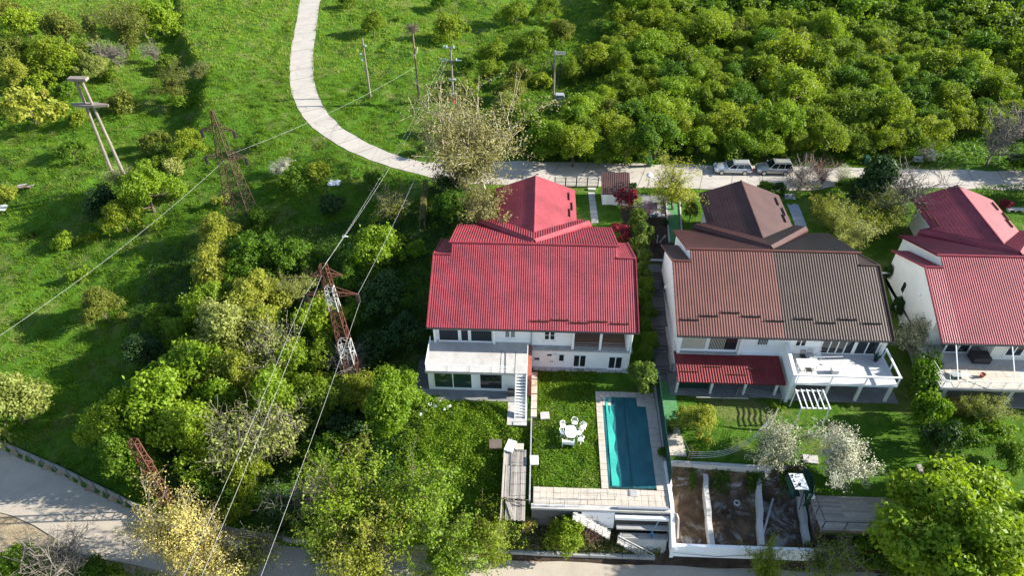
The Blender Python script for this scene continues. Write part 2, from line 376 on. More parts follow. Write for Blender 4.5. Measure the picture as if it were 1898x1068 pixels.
def road_dist(u, w):
    d = np.full(np.shape(u), 1e9)
    for a, b in zip(MIDN[:-1], MIDN[1:]):
        ab = b - a; t = np.clip(((u - a[0]) * ab[0] + (w - a[1]) * ab[1]) / (ab @ ab), 0, 1)
        d = np.minimum(d, np.hypot(u - a[0] - t * ab[0], w - a[1] - t * ab[1]))
    d = np.minimum(d, np.where(u > -4, np.abs(w - 31.2) - 1.2, 1e9))
    return d
def low_edge(u): return np.interp(u, [-70, -40.3, -32.6, -21.8, -10, 10], [0.5, -7.96, -10.8, -15.2, -16.9, -17.3])
def bank_u(w): return np.interp(w, [36, 42.4, 56.3, 75.6, 91.7, 140], [-36, -37.6, -41.4, -52.8, -59.6, -80])
def gz(u, w):
    u = np.asarray(u, float); w = np.asarray(w, float)
    wl = low_edge(u); wu = np.interp(u, [-70, -40, -25, -10, 0], [58, 50, 41, 31, 28])
    t = np.clip((w - wl - 0.3) / (wu - wl), 0, 1)
    zh = -6.3 + 6.3 * (0.45 * t + 0.55 * t * t * (3 - 2 * t))
    zh = zh - 2.4 * sst(0, 3.2, bank_u(w) - u) * sst(37, 43, w)
    back = np.interp(w, [-10, 0.3, 0.9, 13.5, 22, 28], [-3.2, -3.2, -3.25, -0.5, 0, 0])
    gl = np.interp(w, [-17.2, -16.2, -13, -9, -5], [-6.5, -6.0, -5.0, -3.9, -3.2])       # left garden
    gm = np.interp(w, [-17.2, -15.0, -14.55, -14.2], [-6.6, -5.9, -5.6, -3.25])             # below the pool terrace
    gp = np.interp(w, [-17.0, -13.5, -12.0, -10.3, -10.0], [-5.7, -5.5, -5.2, -3.9, -3.3])  # pits
    gr = np.interp(w, [-17.2, -16.6, -16.2, -15.9], [-6.3, -5.6, -5.3, -3.3])
    fr = np.where(u < 10.1, gl, np.where(u < 21.5, gm, np.where(u < 33.2, gp, gr)))
    ze = np.where(w < -4.5, np.minimum(fr, back), back)
    steps = (u > 21.75) & (u < 23.75) & (w > -0.6) & (w < 14)
    ze = ze - 0.45 * steps
    pool = (u > 16.5) & (u < 20.5) & (w > -12.8) & (w < -2.9)
    ze = ze - 0.8 * pool
    m = sst(-8, -1.5, u)
    z = zh * (1 - m) + ze * m
    nb = sst(2.2, 4.5, road_dist(u, w)) * (1 - 0.85 * sst(-7, -2, u) * (1 - sst(36, 40, w))) * sst(0.4, 2.5, w - wl)
    z = z + nb * bumps(u, w)
    z = np.where(w < wl + 0.05, -7.05, z)
    return z
def gz1(u, w): return float(gz(np.array([u]), np.array([w]))[0])

gx = np.concatenate([np.arange(-125, 62, 0.5), np.arange(62, 135, 1.0)]); gy = np.concatenate([np.arange(-32, 60, 0.5), np.arange(60, 150, 0.9)])
GX, GY = np.meshgrid(gx, gy); GZ = gz(GX, GY)
nx, ny = len(gx), len(gy)
idx = np.arange(nx * ny).reshape(ny, nx)
F = np.stack([idx[:-1, :-1], idx[:-1, 1:], idx[1:, 1:], idx[1:, :-1]], -1).reshape(-1, 4)
cx = (GX[:-1, :-1] + 0.25).ravel(); cy = (GY[:-1, :-1] + 0.25).ravel()
mi = np.zeros(len(F), int)
mi[(cx > 21.4) & (cx < 33.4) & (cy < -10) & (cy > -17)] = 1
mi[(cx > 33.2) & (cx < 46) & (cy < -15.9) & (cy > -17)] = 2
mi[(cx > 10.1) & (cx < 21.4) & (cy < -14.2) & (cy > -17)] = 2
mi[(cx > 20) & (cx < 26) & (cy > 14.2) & (cy < 24.5)] = 2
mi[(cx > 4) & (cy < -16.85)] = 2
mi[cy < low_edge(cx)] = 3
me = np_mesh('ground', np.stack([GX.ravel(), GY.ravel(), GZ.ravel()], 1), F, [M['ground'], M['soil'], M['bed'], M['dry']], mi)
me.polygons.foreach_set('use_smooth', np.ones(len(F), bool))
ground = tag(link_mesh('ground', me), kind='structure')

def ribbon(name, left, right, z, mat, th=0.25):
    mb = MB(); n = len(left)
    for a, b in zip(left, right):
        mb.v += [(a.x, a.y, z), (b.x, b.y, z), (a.x, a.y, z - th), (b.x, b.y, z - th)]
    for i in range(n - 1):
        k = 4 * i; mb.f += [(k, k + 1, k + 5, k + 4), (k + 2, k + 6, k + 7, k + 3), (k, k + 4, k + 6, k + 2), (k + 1, k + 3, k + 7, k + 5)]
        mb.m += [0] * 4
    return mb.build(name, mat)
def V2(x, y): return Vector((x, y, 0))
jl = [Vector((p.x + random.uniform(-.12, .12), p.y + random.uniform(-.12, .12), 0)) for p in LE2]
jr = [Vector((p.x + random.uniform(-.12, .12), p.y + random.uniform(-.12, .12), 0)) for p in RE2]
street_far = [V2(x, 34.0 + 0.25 * math.sin(x * 0.9)) for x in np.arange(110, -3.9, -3.0)]
street_near = [V2(x, 28.35 + (0.15 * math.sin(x * 1.3) if x < 45 else 1.2 + 0.3 * math.sin(x))) for x in np.arange(110, -3.9, -3.0)]
UL, UR = street_near + jl, street_far + jr
up_road = tag(ribbon('upper_road', UL, UR, 0.035, M['bed'], .3), kind='structure')
def resample(ps, n):
    d = [0.0]
    for p_, q_ in zip(ps[:-1], ps[1:]): d.append(d[-1] + (q_ - p_).length)
    out = []
    for k in range(n):
        t_ = d[-1] * k / (n - 1); i = max(0, min(len(d) - 2, int(np.searchsorted(d, t_)) - 1)); f_ = (t_ - d[i]) / max(1e-6, d[i + 1] - d[i]); out.append(ps[i].lerp(ps[i + 1], f_))
    return out
NS = 56
UL2, UR2 = resample(UL, NS * 3 + 1), resample(UR, NS * 3 + 1)
for k in range(NS):
    tz = .05 + random.uniform(-.006, .006); mb = MB(); g0 = .004
    for i in range(3):
        a_, b_, c_, d_ = UL2[3 * k + i], UR2[3 * k + i], UR2[3 * k + i + 1], UL2[3 * k + i + 1]
        if i == 0: a_, b_ = a_.lerp(d_, .04), b_.lerp(c_, .04)
        mb.add([(v.x, v.y, tz) for v in (a_, b_, c_, d_)], [(0, 3, 2, 1)])
    mb.build('concrete_slab', M['road'], up_road)
us = list(np.arange(-75, 70, 2.5))
lane_far = [V2(u, float(low_edge(u)) - 0.25 + 0.12 * math.sin(u * 1.7)) for u in us]
lane_near = [V2(u, float(np.interp(u, [-75, -36.3, -31.8, -27.5, -23.5, -10, 10], [-8, -14.8, -16.3, -18.2, -18.9, -22.0, -23])) + 0.15 * math.sin(u * 2.1)) for u in us]
tag(ribbon('lower_road', lane_near, lane_far, -6.96, M['lane']), kind='structure')
# green strip past the near edge of the lower lane is part of the ground; its grass follows below

# ------------------------------------------------------------------ metal tile roof sheets
def sheet(poly, o, eu, et, en, wave=0.19, amp=0.017, step=0.35, sh=0.004, th=0.10):
    """corrugated stepped sheet over a convex polygon given in (u, t) metres; t runs down the slope"""
    o, eu, et, en = Vector(o), Vector(eu), Vector(et), Vector(en)
    us_ = [p[0] for p in poly]; u0, u1 = min(us_), max(us_)
    cols = np.arange(u0, u1, wave / 4); cols = np.append(cols, u1)
    tmin = min(p[1] for p in poly); tmax = max(p[1] for p in poly)
    rows = []
    k = math.floor(tmin / step) * step
    while k < tmax + 1e-6:
        rows += [(k, 0.0), (k + step - 0.004, sh)]; k += step
    V = np.zeros((len(cols), len(rows), 3)); n = len(poly)
    O = np.array(o); EU, ET, EN = np.array(eu), np.array(et), np.array(en)
    rt = np.array([r[0] for r in rows]); rh = np.array([r[1] for r in rows])
    for i, u in enumerate(cols):
        ts = []
        for a, b in zip(poly, poly[1:] + poly[:1]):
            if abs(a[0] - b[0]) < 1e-9:
                if abs(u - a[0]) < 1e-6: ts += [a[1], b[1]]
            elif min(a[0], b[0]) - 1e-9 <= u <= max(a[0], b[0]) + 1e-9:
                ts.append(a[1] + (b[1] - a[1]) * (u - a[0]) / (b[0] - a[0]))
        t0, t1 = min(ts), max(ts); tc = np.clip(rt, t0, t1)
        h = rh + amp * math.sin(2 * math.pi * u / wave) + amp
        V[i] = O + u * EU + tc[:, None] * ET + h[:, None] * EN
    ia = np.arange(len(cols) * len(rows)).reshape(len(cols), len(rows))
    Fq = np.stack([ia[:-1, :-1], ia[:-1, 1:], ia[1:, 1:], ia[1:, :-1]], -1).reshape(-1, 4)
    Vf = V.reshape(-1, 3)
    nrm = np.cross(Vf[Fq[:, 1]] - Vf[Fq[:, 0]], Vf[Fq[:, 3]] - Vf[Fq[:, 0]])
    dg = np.cross(Vf[Fq[:, 2]] - Vf[Fq[:, 0]], Vf[Fq[:, 3]] - Vf[Fq[:, 1]])
    keep = np.linalg.norm(dg, axis=1) > 1e-6
    Fq = Fq[keep]
    if (nrm[keep] @ EN).sum() < 0: Fq = Fq[:, ::-1]
    base = len(Vf)                                    # flat underside slab
    low = np.array([O + p[0] * EU + p[1] * ET - th * EN for p in poly]); top = np.array([O + p[0] * EU + p[1] * ET + 0.002 * EN for p in poly])
    ex = [tuple(base + i for i in range(n))] + [(base + i, base + (i + 1) % n, base + n + (i + 1) % n, base + n + i) for i in range(n)]
    return Vf.tolist() + low.tolist() + top.tolist(), [tuple(f) for f in Fq.tolist()] + ex
def slope_frame(p_top, down, side):
    d = Vector(down).normalized(); s = Vector(side).normalized(); n = s.cross(d)
    if n.z < 0: n = -n
    return s, d, n

S_F, S_B = 0.45, 0.42
def make_house(name, label, o, cols, wave, lodge, fstep=.35):
    """o: eave-left corner; local x along the eave, y back. Everything in world coordinates."""
    ox, oy = o.x, o.y
    h = thing(name, label, 'house', (ox, oy, -3.2), 'red and brown roofed semi-detached houses in a row')
    W = 19.6
    def roof(nm, mat, pts, up_pt_z, parent=h, wv=wave, amp=0.017, lab=None, th=0.10, step=0.35):
        """pts: plan polygon (x, y) local, up_pt_z: function z(x, y); gradient decides the fall"""
        gx_ = (up_pt_z(1, 0) - up_pt_z(0, 0)); gy_ = (up_pt_z(0, 1) - up_pt_z(0, 0))
        g = math.hypot(gx_, gy_); dn = Vector((-gx_ / g, -gy_ / g, -g)); sd = Vector((-dn.y, dn.x, 0))
        s, d, n = slope_frame(None, dn, sd)
        z0 = up_pt_z(0, 0); O = Vector((0, 0, z0)); poly = []
        for x, y in pts:
            q = Vector((x, y, up_pt_z(x, y))) - O; poly.append((q.dot(s), q.dot(d)))
        vs_, fs_ = sheet(poly, O + Vector((ox, oy, 0)), s, d, n, wv, amp, step=step, th=th)
        mb = MB(); mb.add(vs_, fs_); ob = mb.build(nm, mat, parent)
        ob['kind'] = 'stuff'
        if lab: ob['label'] = lab
        return ob
    zf = lambda x, y: 2.5 + S_F * y
    zr = 2.5 + S_F * 8.2; zs = 2.5 + S_F * 7.0
    zb = lambda x, y: zr - S_B * (y - 8.2)
    zsb = lambda x, y: zs - S_F * (y - 7.0)
    mf1, mf2, mb1, mb2, ms1, ms2, mw = cols
    half = 9.72
    split = mf1 is not mf2
    # front slope: side strips and the taller middle, in one or two colours
    r1 = roof('roof_slope', mf1, [(0, 0), (1.75, 0), (1.75, 7.0), (0, 7.0)], zf, step=fstep)
    if split:
        roof('roof_slope', mf1, [(1.75, 0), (half, 0), (half, 8.2), (1.75, 8.2)], zf, step=fstep, lab='terracotta half of the front roof slope')
        roof('roof_slope', mf2, [(half, 0), (17.75, 0), (17.75, 8.2), (half, 8.2)], zf, step=fstep, lab='grey brown half of the front roof slope')
    else:
        roof('roof_slope', mf1, [(1.75, 0), (17.75, 0), (17.75, 8.2), (1.75, 8.2)], zf, step=fstep)
    roof('roof_slope', mf2, [(17.75, 0), (W, 0), (W, 7.0), (17.75, 7.0)], zf, step=fstep)
    roof('roof_slope', ms1, [(0, 7.0), (1.73, 7.0), (1.73, 13.1), (0, 13.1)], zsb, step=3)
    roof('roof_slope', ms2, [(17.77, 7.0), (W, 7.0), (W, 13.1), (17.77, 13.1)], zsb, step=3)
    roof('roof_slope', mb1, [(1.45, 8.2), (9.75, 8.2), (9.75, 15.4), (1.45, 15.4)], zb, step=9, amp=.04, wv=.25)
    roof('roof_slope', mb2, [(9.75, 8.2), (18.05, 8.2), (18.05, 15.4), (9.75, 15.4)], zb, step=9, amp=.04, wv=.25)
    # ridge caps
    rc = MB()
    rc.bar((ox + 1.4, oy + 8.2, zr + 0.06), (ox + 18.1, oy + 8.2, zr + 0.06), 0.24, 0.16, 0, 8)
    rc.build('ridge_cap', mf1, h)
    for a, b, mm in ((-.02, 1.75, mf1), (17.75, W + .02, mf2)):
        MB().bar((ox + a, oy + 7.0, zs + 0.06), (ox + b, oy + 7.0, zs + 0.06), 0.22, 0.14, 0, 8).build('ridge_cap', mm, h)
    # verge trims
    for xx, yy, mm in ((0.0, 7.0, mf1), (W, 7.0, mf2)):
        v = MB(); v.bar((ox + xx, oy, 2.52), (ox + xx, oy + 7.0, zs + 0.02), 0.09, 0.2); v.bar((ox + xx, oy + 7.0, zs + .02), (ox + xx, oy + 13.1, zsb(0, 13.1) + .02), 0.09, 0.2)
        v.build('verge_trim', [mm], h)
    # raised V strips where the street wing meets the back slope
    zV = lambda x, y: 6.02 - 0.37 * (y - 9.2)
    for sgn, mm, mm2 in ((-1, mb1, mw), (1, mb2, mw)):
        A = (9.75, 9.2); B = (9.75 + sgn * 5.9, 16.1); C_ = (9.75 + sgn * 4.0, 17.2); D = (9.75, 13.0)
        roof('valley_strip', mm, [A, B, C_, D] if sgn > 0 else [A, D, C_, B], zV, wv=0.25, step=9, amp=.04)
        f = MB(); a3 = Vector((ox + A[0], oy + A[1], zV(*A))); b3 = Vector((ox + B[0], oy + B[1], zV(*B)))
        t = Vector((sgn * 0.3, -0.36, 0)) * 0.9
        f.hexa([a3 + t + Vector((0, 0, -.62)), b3 + t + Vector((0, 0, -.62)), b3 + Vector((0, 0, -.62)), a3 + Vector((0, 0, -.62))] if sgn > 0 else
               [b3 + t + Vector((0, 0, -.62)), a3 + t + Vector((0, 0, -.62)), a3 + Vector((0, 0, -.62)), b3 + Vector((0, 0, -.62))],
               [a3 + t + Vector((0, 0, -.12)), b3 + t + Vector((0, 0, -.12)), b3 + Vector((0, 0, .1)), a3 + Vector((0, 0, .1))] if sgn > 0 else
               [b3 + t + Vector((0, 0, -.12)), a3 + t + Vector((0, 0, -.12)), a3 + Vector((0, 0, .1)), b3 + Vector((0, 0, .1))])
        f.build('valley_flashing', mw, h)
    # street wing
    zw = 5.15; hw = 4.55; sl = 0.375; y0, y1 = 11.2, 22.4
    for sgn in (-1, 1):
        zz = lambda x, y, sg=sgn: zw - sl * sg * (x - 9.75)
        p = [(9.75, y0), (9.75, y1), (9.75 + sgn * hw, y1 - 0.2), (9.75 + sgn * hw, 15.9)]
        roof('wing_roof_slope', mw, p if sgn < 0 else p[::-1], zz, wv=0.19, amp=0.016)
    MB().bar((ox + 9.75, oy + y0 + .3, zw + .04), (ox + 9.75, oy + y1 + .03, zw + .04), 0.2, 0.12, 0, 8).build('ridge_cap', mw, h)
    for sgn in (-1, 1):
        for k, (yy, xx) in enumerate(((20.4, 3.85), (18.6, 4.15), (17.2, 3.85))):
            zz = zw - sl * xx + 0.1
            box_part('snow_guard', M['rust'] if mw is not M['roofwing'] else M['dark'], h, ox + 9.75 + sgn * xx - .02, ox + 9.75 + sgn * xx + .02, oy + yy - 0.75, oy + yy + 0.75, zz - .06, zz + .12)
    # walls
    wm = lodge['wall']
    eps = 0.12
    def wall_prof(y0_, z0_, mid):
        top = [(y0_, zf(0, y0_) - eps)]
        if mid: top += [(8.2, zr - eps), (15.0, zb(0, 15.0) - eps), (15.0, -1.0)]
        else: top += [(7.0, zs - eps), (12.9, zsb(0, 12.9) - eps), (12.9, -1.0)]
        return [(oy + p[0], p[1]) for p in [(y0_, z0_)] + top] if not mid else [(oy + p[0], p[1]) for p in [(y0_, z0_)] + top]
    wb = MB()
    for a, b, ys in lodge['walls']:
        cuts = sorted(set([a, b] + [c for c in (1.85, 17.7) if a < c < b]))
        for c, d in zip(cuts[:-1], cuts[1:]):
            mid = 1.8 < (c + d) / 2 < 17.75
            pf = wall_prof(ys, -0.42, mid)
            wb.prism(pf, 0, ox + c, ox + d)
    wb.box(ox + 0.45, ox + 19.25, oy + 0.62, oy + 12.8, -4.2, -0.40)
    wb.box(ox + 6.0, ox + 13.5, oy + 14.0, oy + 21.7, -1.2, zw - sl * 3.75 - .12)
    wb.prism([(ox + 5.98, zw - sl * 3.75 - .14), (ox + 9.75, zw - .14), (ox + 13.52, zw - sl * 3.75 - .14)], 1, oy + 14.0, oy + 21.7)
    walls = wb.build('wall', wm, h)
    gt = MB(); gt.bar((ox - .05, oy - .06, 2.43), (ox + W + .05, oy - .06, 2.43), 0.13, 0.11); gt.build('gutter', lodge['gutter'], h)
    return h
def window(parent, x0, x1, z0, z1, y, n=1, glass=None, frame=None, fw=0.075, sill=True, mull_h=False, bars=0):
    f = MB(); fm = frame or M['paint']; d0, d1 = y - 0.07, y + 0.02
    f.box(x0 - fw, x1 + fw, d0, d1, z1, z1 + fw); f.box(x0 - fw, x1 + fw, d0, d1, z0 - fw, z0)
    f.box(x0 - fw, x0, d0, d1, z0, z1); f.box(x1, x1 + fw, d0, d1, z0, z1)
    st = (x1 - x0) / n
    for i in range(1, n): f.box(x0 + i * st - fw * 0.5, x0 + i * st + fw * 0.5, d0, d1, z0, z1)
    if mull_h: f.box(x0, x1, d0 + 0.01, d1, (z0 + z1) / 2 - 0.02, (z0 + z1) / 2 + 0.02)
    for k in range(bars):
        xx = x0 + (k + 1) * (x1 - x0) / (bars + 1); f.box(xx - .015, xx + .015, d0 - .02, d0 - .002, z0, z1)
    o = f.build('window', fm, parent)
    if sill: box_part('sill', fm, o, x0 - fw - .05, x1 + fw + .05, y - 0.16, y - 0.072, z0 - fw - .05, z0 - fw)
    for i in range(n):
        a = x0 + i * st + (fw * .5 if i else 0); b = x0 + (i + 1) * st - (fw * .5 if i < n - 1 else 0)
        box_part('pane', glass or M['glass'], o, a, b, y - 0.03, y - 0.015, z0, z1)
    return o
def snow_guards(parent, ox, oy, spots, mat, ln=1.7):
    for x, y in spots:
        z = 2.5 + S_F * y
        g = MB(); g.box(ox + x, ox + x + ln, oy + y - .03, oy + y + .0, z + .02, z + .2)
        for k in range(3): g.bar((ox + x + .1 + k * (ln - .2) / 2, oy + y, z + .15), (ox + x + .1 + k * (ln - .2) / 2, oy + y + .25, z + .12), .03)
        g.build('snow_guard', mat, parent)
def railing(parent, pts, z, h=0.95, mids=2, mat=None, post=0.045, rail=0.045, every=1.3, name='railing'):
    r = MB()
    for a, b in zip(pts[:-1], pts[1:]):
        a, b = Vector((a[0], a[1], z)), Vector((b[0], b[1], z)); n = max(1, round((b - a).length / every))
        for i in range(n + 1):
            p = a.lerp(b, i / n); r.bar(p, p + Vector((0, 0, h)), post)
        r.bar(a + Vector((0, 0, h)), b + Vector((0, 0, h)), rail)
        for k in range(mids):
            zz = Vector((0, 0, h * (k + 1) / (mids + 1))); r.bar(a + zz, b + zz, rail * 0.6)
    return r.build(name, mat or M['steel'], parent)

H1 = at(791, 607, 2.5); H2 = at(1256, 622, 2.5); H3 = at(1747, 636, 2.5)
# ================================================================== house with the bright red roof
rr = M['roofred']
h1 = make_house('duplex_house', 'white house with bright red tiled roof beside the pool, leftmost house', H1,
                (rr, rr, rr, rr, rr, rr, M['roofredw']), 0.215, dict(wall=M['white'], gutter=M['dark'], walls=[(0.45, 13.7, 0.9), (13.7, 18.75, 3.3), (18.75, 19.25, 0.9)]))
x, y = H1.x, H1.y
snow_guards(h1, x, y, [(9.6, 0.75), (11.5, 0.9), (13.3, 0.7), (15.0, 0.85), (17.0, 0.7)], M['rust'])
window(h1, x + .95, x + 2.75, 0.02, 1.75, y + .9, 1); window(h1, x + 3.05, x + 3.7, 0.02, 1.75, y + .9, 1); window(h1, x + 3.98, x + 5.95, 0.02, 1.75, y + .9, 1)
box_part('awning_box', M['paint'], h1, x + .5, x + 6.25, y + .35, y + .88, 1.9, 2.2)
for xx in (.45, 6.1): box_part('column', M['paint'], h1, x + xx, x + xx + .2, y + .55, y + .8, -.05, 2.0)
window(h1, x + 7.25, x + 8.15, .65, 1.75, y + .9, 2, glass=M['midc'], frame=M['paint'], fw=.14)
window(h1, x + 11.0, x + 11.9, .5, 1.6, y + .9, 2, fw=.13, mull_h=True)
MB().bar((x + 9.72, y + .8, -.4), (x + 9.72, y + .8, 2.3), .12, None, 0, 8).build('downpipe', M['steel'], h1)
box_part('loggia_floor', M['tile_brown'], h1, x + 13.72, x + 18.73, y + .95, y + 3.28, -.41, -.33)
box_part('floor_slab', M['grey'], h1, x + 9.85, x + 19.35, y + .28, y + .9, -.52, -.36)
for xx in (13.55, 16.15, 18.8): box_part('column', M['paint'], h1, x + xx, x + xx + .22, y + .45, y + .72, -.358, 2.5)
railing(h1, [(x + 13.8, y + .5), (x + 18.8, y + .5)], -.36, .9, 2, M['steel'], .03, .03, 2.4)
yl = y + .62
window(h1, x + 10.05, x + 10.55, -2.1, -1.75, yl, 1, fw=.05); window(h1, x + 12.45, x + 12.9, -2.15, -1.25, yl, 1, fw=.08)
window(h1, x + 13.9, x + 15.0, -2.85, -1.3, yl, 2, fw=.1); window(h1, x + 17.3, x + 18.5, -2.95, -1.4, yl, 2, fw=.1)
box_part('service_door', M['paint'], h1, x + 11.3, x + 12.2, yl - .05, yl - .001, -3.05, -1.5)
mk = MB()
for dx in (0, .16): mk.box(x + 11.62 + dx, x + 11.66 + dx, yl - .06, yl - .051, -2.35, -2.1); mk.box(x + 11.66 + dx, x + 11.74 + dx, yl - .06, yl - .051, -2.35, -2.31)
mk.build('painted_mark', M['dark'], h1)
ac = box_part('air_conditioner', M['paint'], h1, x + 11.75, x + 12.15, yl - .3, yl - .052, -1.42, -1.15); box_part('pipe_box', M['dark'], h1, x + 11.3, x + 11.7, yl - .1, yl - .001, -1.4, -1.28)
for k in range(15):
    box_part('plinth_stone', M['palec'], h1, x + 9.95 + k * .62, x + 10.52 + k * .62, yl - .42 + random.uniform(-.04, .04), yl - .02, -3.3, -3.12 + random.uniform(0, .08))
MB().bar((x + 19.1, y + .2, -3.1), (x + 19.1, y + .2, 2.3), .11, None, 0, 8).build('downpipe', M['paint'], h1)
# its terrace over the garden room
td = box_part('terrace_deck', M['palec'], h1, x + .02, x + 9.42, y - 3.1, y + .88, -.36, -.08)
for xx in (6.9, 8.25): box_part('expansion_joint', M['dark'], td, x + xx, x + xx + .05, y - 3.08, y - .2, -.079, -.074)
gr = MB(); gr.box(x + .15, x + 8.3, y - 2.62, y + .6, -3.4, -.362); gr.build('garden_room', M['white'], h1)
window(h1, x + .75, x + 4.2, -2.75, -.75, y - 2.62, 2, glass=M['glassgreen'], fw=.09, sill=False); window(h1, x + 5.05, x + 7.05, -2.75, -.75, y - 2.62, 1, fw=.09, sill=False)
railing(h1, [(x + .1, y + .6), (x + .1, y - 3.05), (x + 8.2, y - 3.05)], -.08, .85, 3, M['paint'], .035, .035, 2.0)
bw = MB()
for i in range(14):
    for j in range(12):
        bw.box(x + 9.47, x + 9.83 - (j % 2) * .02, y - 3.1 + i * .28, y - 2.84 + i * .28, -3.3 + j * .255, -3.06 + j * .255)
part('brick_pier', bw, M['brick'], h1, kind='stuff')
for k in range(6): box_part('side_stone', M['stone'], h1, x + 9.85, x + 10.4, y - 5.6 + k * .92, y - 4.75 + k * .92, -3.3, -3.08 + random.uniform(-.05, .05))
stair = MB()
for s_ in (0, 1): stair.bar((x + 8.38 + s_ * .98, y - 5.75, -3.2), (x + 8.38 + s_ * .98, y - 3.12, -.15), .07, .3)
st = stair.build('outdoor_stair', M['paint'], h1)
for k in range(14): box_part('tread', M['paint'], st, x + 8.43, x + 9.32, y - 5.72 + k * .188, y - 5.50 + k * .188, -3.02 + k * .207, -2.96 + k * .207)
rl = MB()
for k in range(0, 15):
    p = Vector((x + 9.42, y - 5.7 + k * .188, -3.1 + k * .207)); rl.bar(p, p + Vector((0, 0, .95)), .025)
rl.bar((x + 9.42, y - 5.75, -2.2), (x + 9.42, y - 3.0, .85), .05); rl.bar((x + 9.42, y - 3.0, .85), (x + 9.42, y - .1, .9), .05)
rl.build('handrail', M['paint'], h1)
box_part('patio', M['midc'], h1, x - 1.2, x + 9.2, y - 3.9, y - 2.63, -3.26, -3.12); box_part('patio', M['darkc'], h1, x - 1.3, x + .13, y - 2.628, y + 4, -3.22, -3.11)
box_part('stair_pad', M['palec'], h1, x + 7.7, x + 9.5, y - 6.6, y - 3.95, -3.24, -3.13)

# ================================================================== house with two-tone brown roof
h2 = make_house('duplex_house', 'white house with half terracotta half brown roof, middle house of the row', H2,
                (M['roofbrick'], M['roofbrown'], M['roofbrick'], M['roofbrown'], M['roofwing'], M['roofbrown'], M['roofwing']), 0.25,
                dict(wall=M['white'], gutter=M['dark'], walls=[(0.45, 6.4, 2.2), (6.4, 13.6, 0.9), (13.6, 19.25, 1.0)]), fstep=1.05)
x, y = H2.x, H2.y
snow_guards(h2, x, y, [(.3, 1.35), (2.1, 1.75), (4.1, 2.1), (6.0, 1.8), (8.1, 1.45), (10.8, 1.7), (12.8, 1.4), (14.8, 1.75), (16.9, 1.45)], M['dark'], 1.75)
box_part('sunroom_floor', M['grey'], h2, x + .4, x + 6.4, y + .5, y + 2.2, -.44, -.34)
for a, b in ((.75, 3.05), (3.35, 5.95)): window(h2, x + a, x + b, -.1, 1.95, y + .95, 1, glass=M['blind'] if a < 1 else M['glass'], fw=.14)
bl = MB()
for k in range(15): bl.box(x + .8 + k * .15, x + .86 + k * .15, y + .915, y + .934, -.08, 1.9)
for k in range(10): bl.box(x + 3.4 + k * .15, x + 3.47 + k * .15, y + .915, y + .934, -.08, 1.9)
bl.build('blind_slats', M['blind'], h2, )
for xx in (.42, 6.1): box_part('column', M['paint'], h2, x + xx, x + xx + .26, y + .55, y + .85, -.4, 2.55)
box_part('sunroom_side', M['white'], h2, x + .45, x + .6, y + .95, y + 2.2, -.42, 2.7); 
window(h2, x + 7.8, x + 8.7, .75, 1.6, y + .9, 1, fw=.08, bars=5); window(h2, x + 11.35, x + 12.2, .75, 1.6, y + .9, 2, fw=.09)
for a, b, n in ((13.85, 16.75, 4), (17.05, 19.0, 2)): window(h2, x + a, x + b, -.2, 1.85, y + 1.0, n, fw=.09, sill=False)
box_part('column', M['paint'], h2, x + 19.2, x + 19.45, y + .55, y + .85, -.3, 2.4)
pr = MB()
zp = lambda yy: -.48 + .14 * (yy - .9)
vs_, fs_ = sheet([(0, 0), (9.85, 0), (9.85, 3.5), (0, 3.5)], (x + .2, y + .88, -.46), (1, 0, 0), Vector((0, -1, -.14)).normalized(), Vector((0, -.14, 1)).normalized(), .25, amp=.03)
pr.add(vs_, fs_); po = pr.build('porch_roof', M['roofporch'], h2); po['kind'] = 'stuff'
for xx, yy in ((.4, -1.5), (2.6, -.9), (4.8, -1.7), (6.6, -1.0)):
    MB().box(x + xx, x + xx + 1.75, y + yy - .03, y + yy, zp(yy) + .03, zp(yy) + .2).build('snow_guard', M['rust'], po)
for xx in (.4, 3.6, 6.7, 9.6): MB().bar((x + xx, y - 1.95, -3.2), (x + xx, y - 1.95, -1.121), .2).build('porch_post', M['paint'], h2)
box_part('porch_beam', M['paint'], h2, x + .2, x + 10.0, y - 2.1, y - 1.85, -1.12, -.98)
box_part('porch_floor', M['midc'], h2, x - .1, x + 10.4, y - 2.3, y + .6, -3.3, -3.1)
box_part('green_screen', M['mesh_green'], h2, x + .6, x + 3.5, y - 1.4, y - 1.35, -3.1, -1.3)
box_part('plinth', M['palec'], h2, x + .2, x + .44, y + .6, y + 12.8, -4, -1.9)
pw = MB(); pw.prism([(y + .88, -3.2), (y - 2.75, -3.2), (y - 2.75, .55), (y + .88, 1.1)], 0, x + 10.35, x + 10.65); pw.build('parapet_wall', M['white'], h2)
td = box_part('terrace_slab', M['paint'], h2, x + 10.66, x + 19.85, y - 2.85, y + .98, -.6, -.36)
for i in range(15):
    for j in range(6):
        a = x + 10.7 + i * .61; b = y - 2.82 + j * .63
        box_part('terrace_tile', M['whitetile'], td, a, a + .6, b, b + .62, -.359, -.33 + random.uniform(-.004, .004))
rg = MB(); rg.box(x + 10.66, x + 19.9, y - 2.84, y - 2.68, .55, .68); rg.box(x + 19.72, x + 19.88, y - 2.68, y + .9, .55, .68)
for px_ in ((10.75, -2.76), (13.8, -2.76), (16.9, -2.76), (19.8, -2.76), (19.8, -.9), (19.8, .8)): rg.box(x + px_[0] - .05, x + px_[0] + .05, y + px_[1] - .05, y + px_[1] + .05, -.35, .55)
rg.build('terrace_railing', M['paint'], h2)
for xx in (10.95, 14.05, 17.0, 19.75): MB().bar((x + xx, y - 2.3, -3.2), (x + xx, y - 2.3, -.6), .24).build('terrace_post', M['paint'], h2)
box_part('patio', M['midc'], h2, x + 10.7, x + 21.0, y - 2.5, y + .6, -3.3, -3.1)
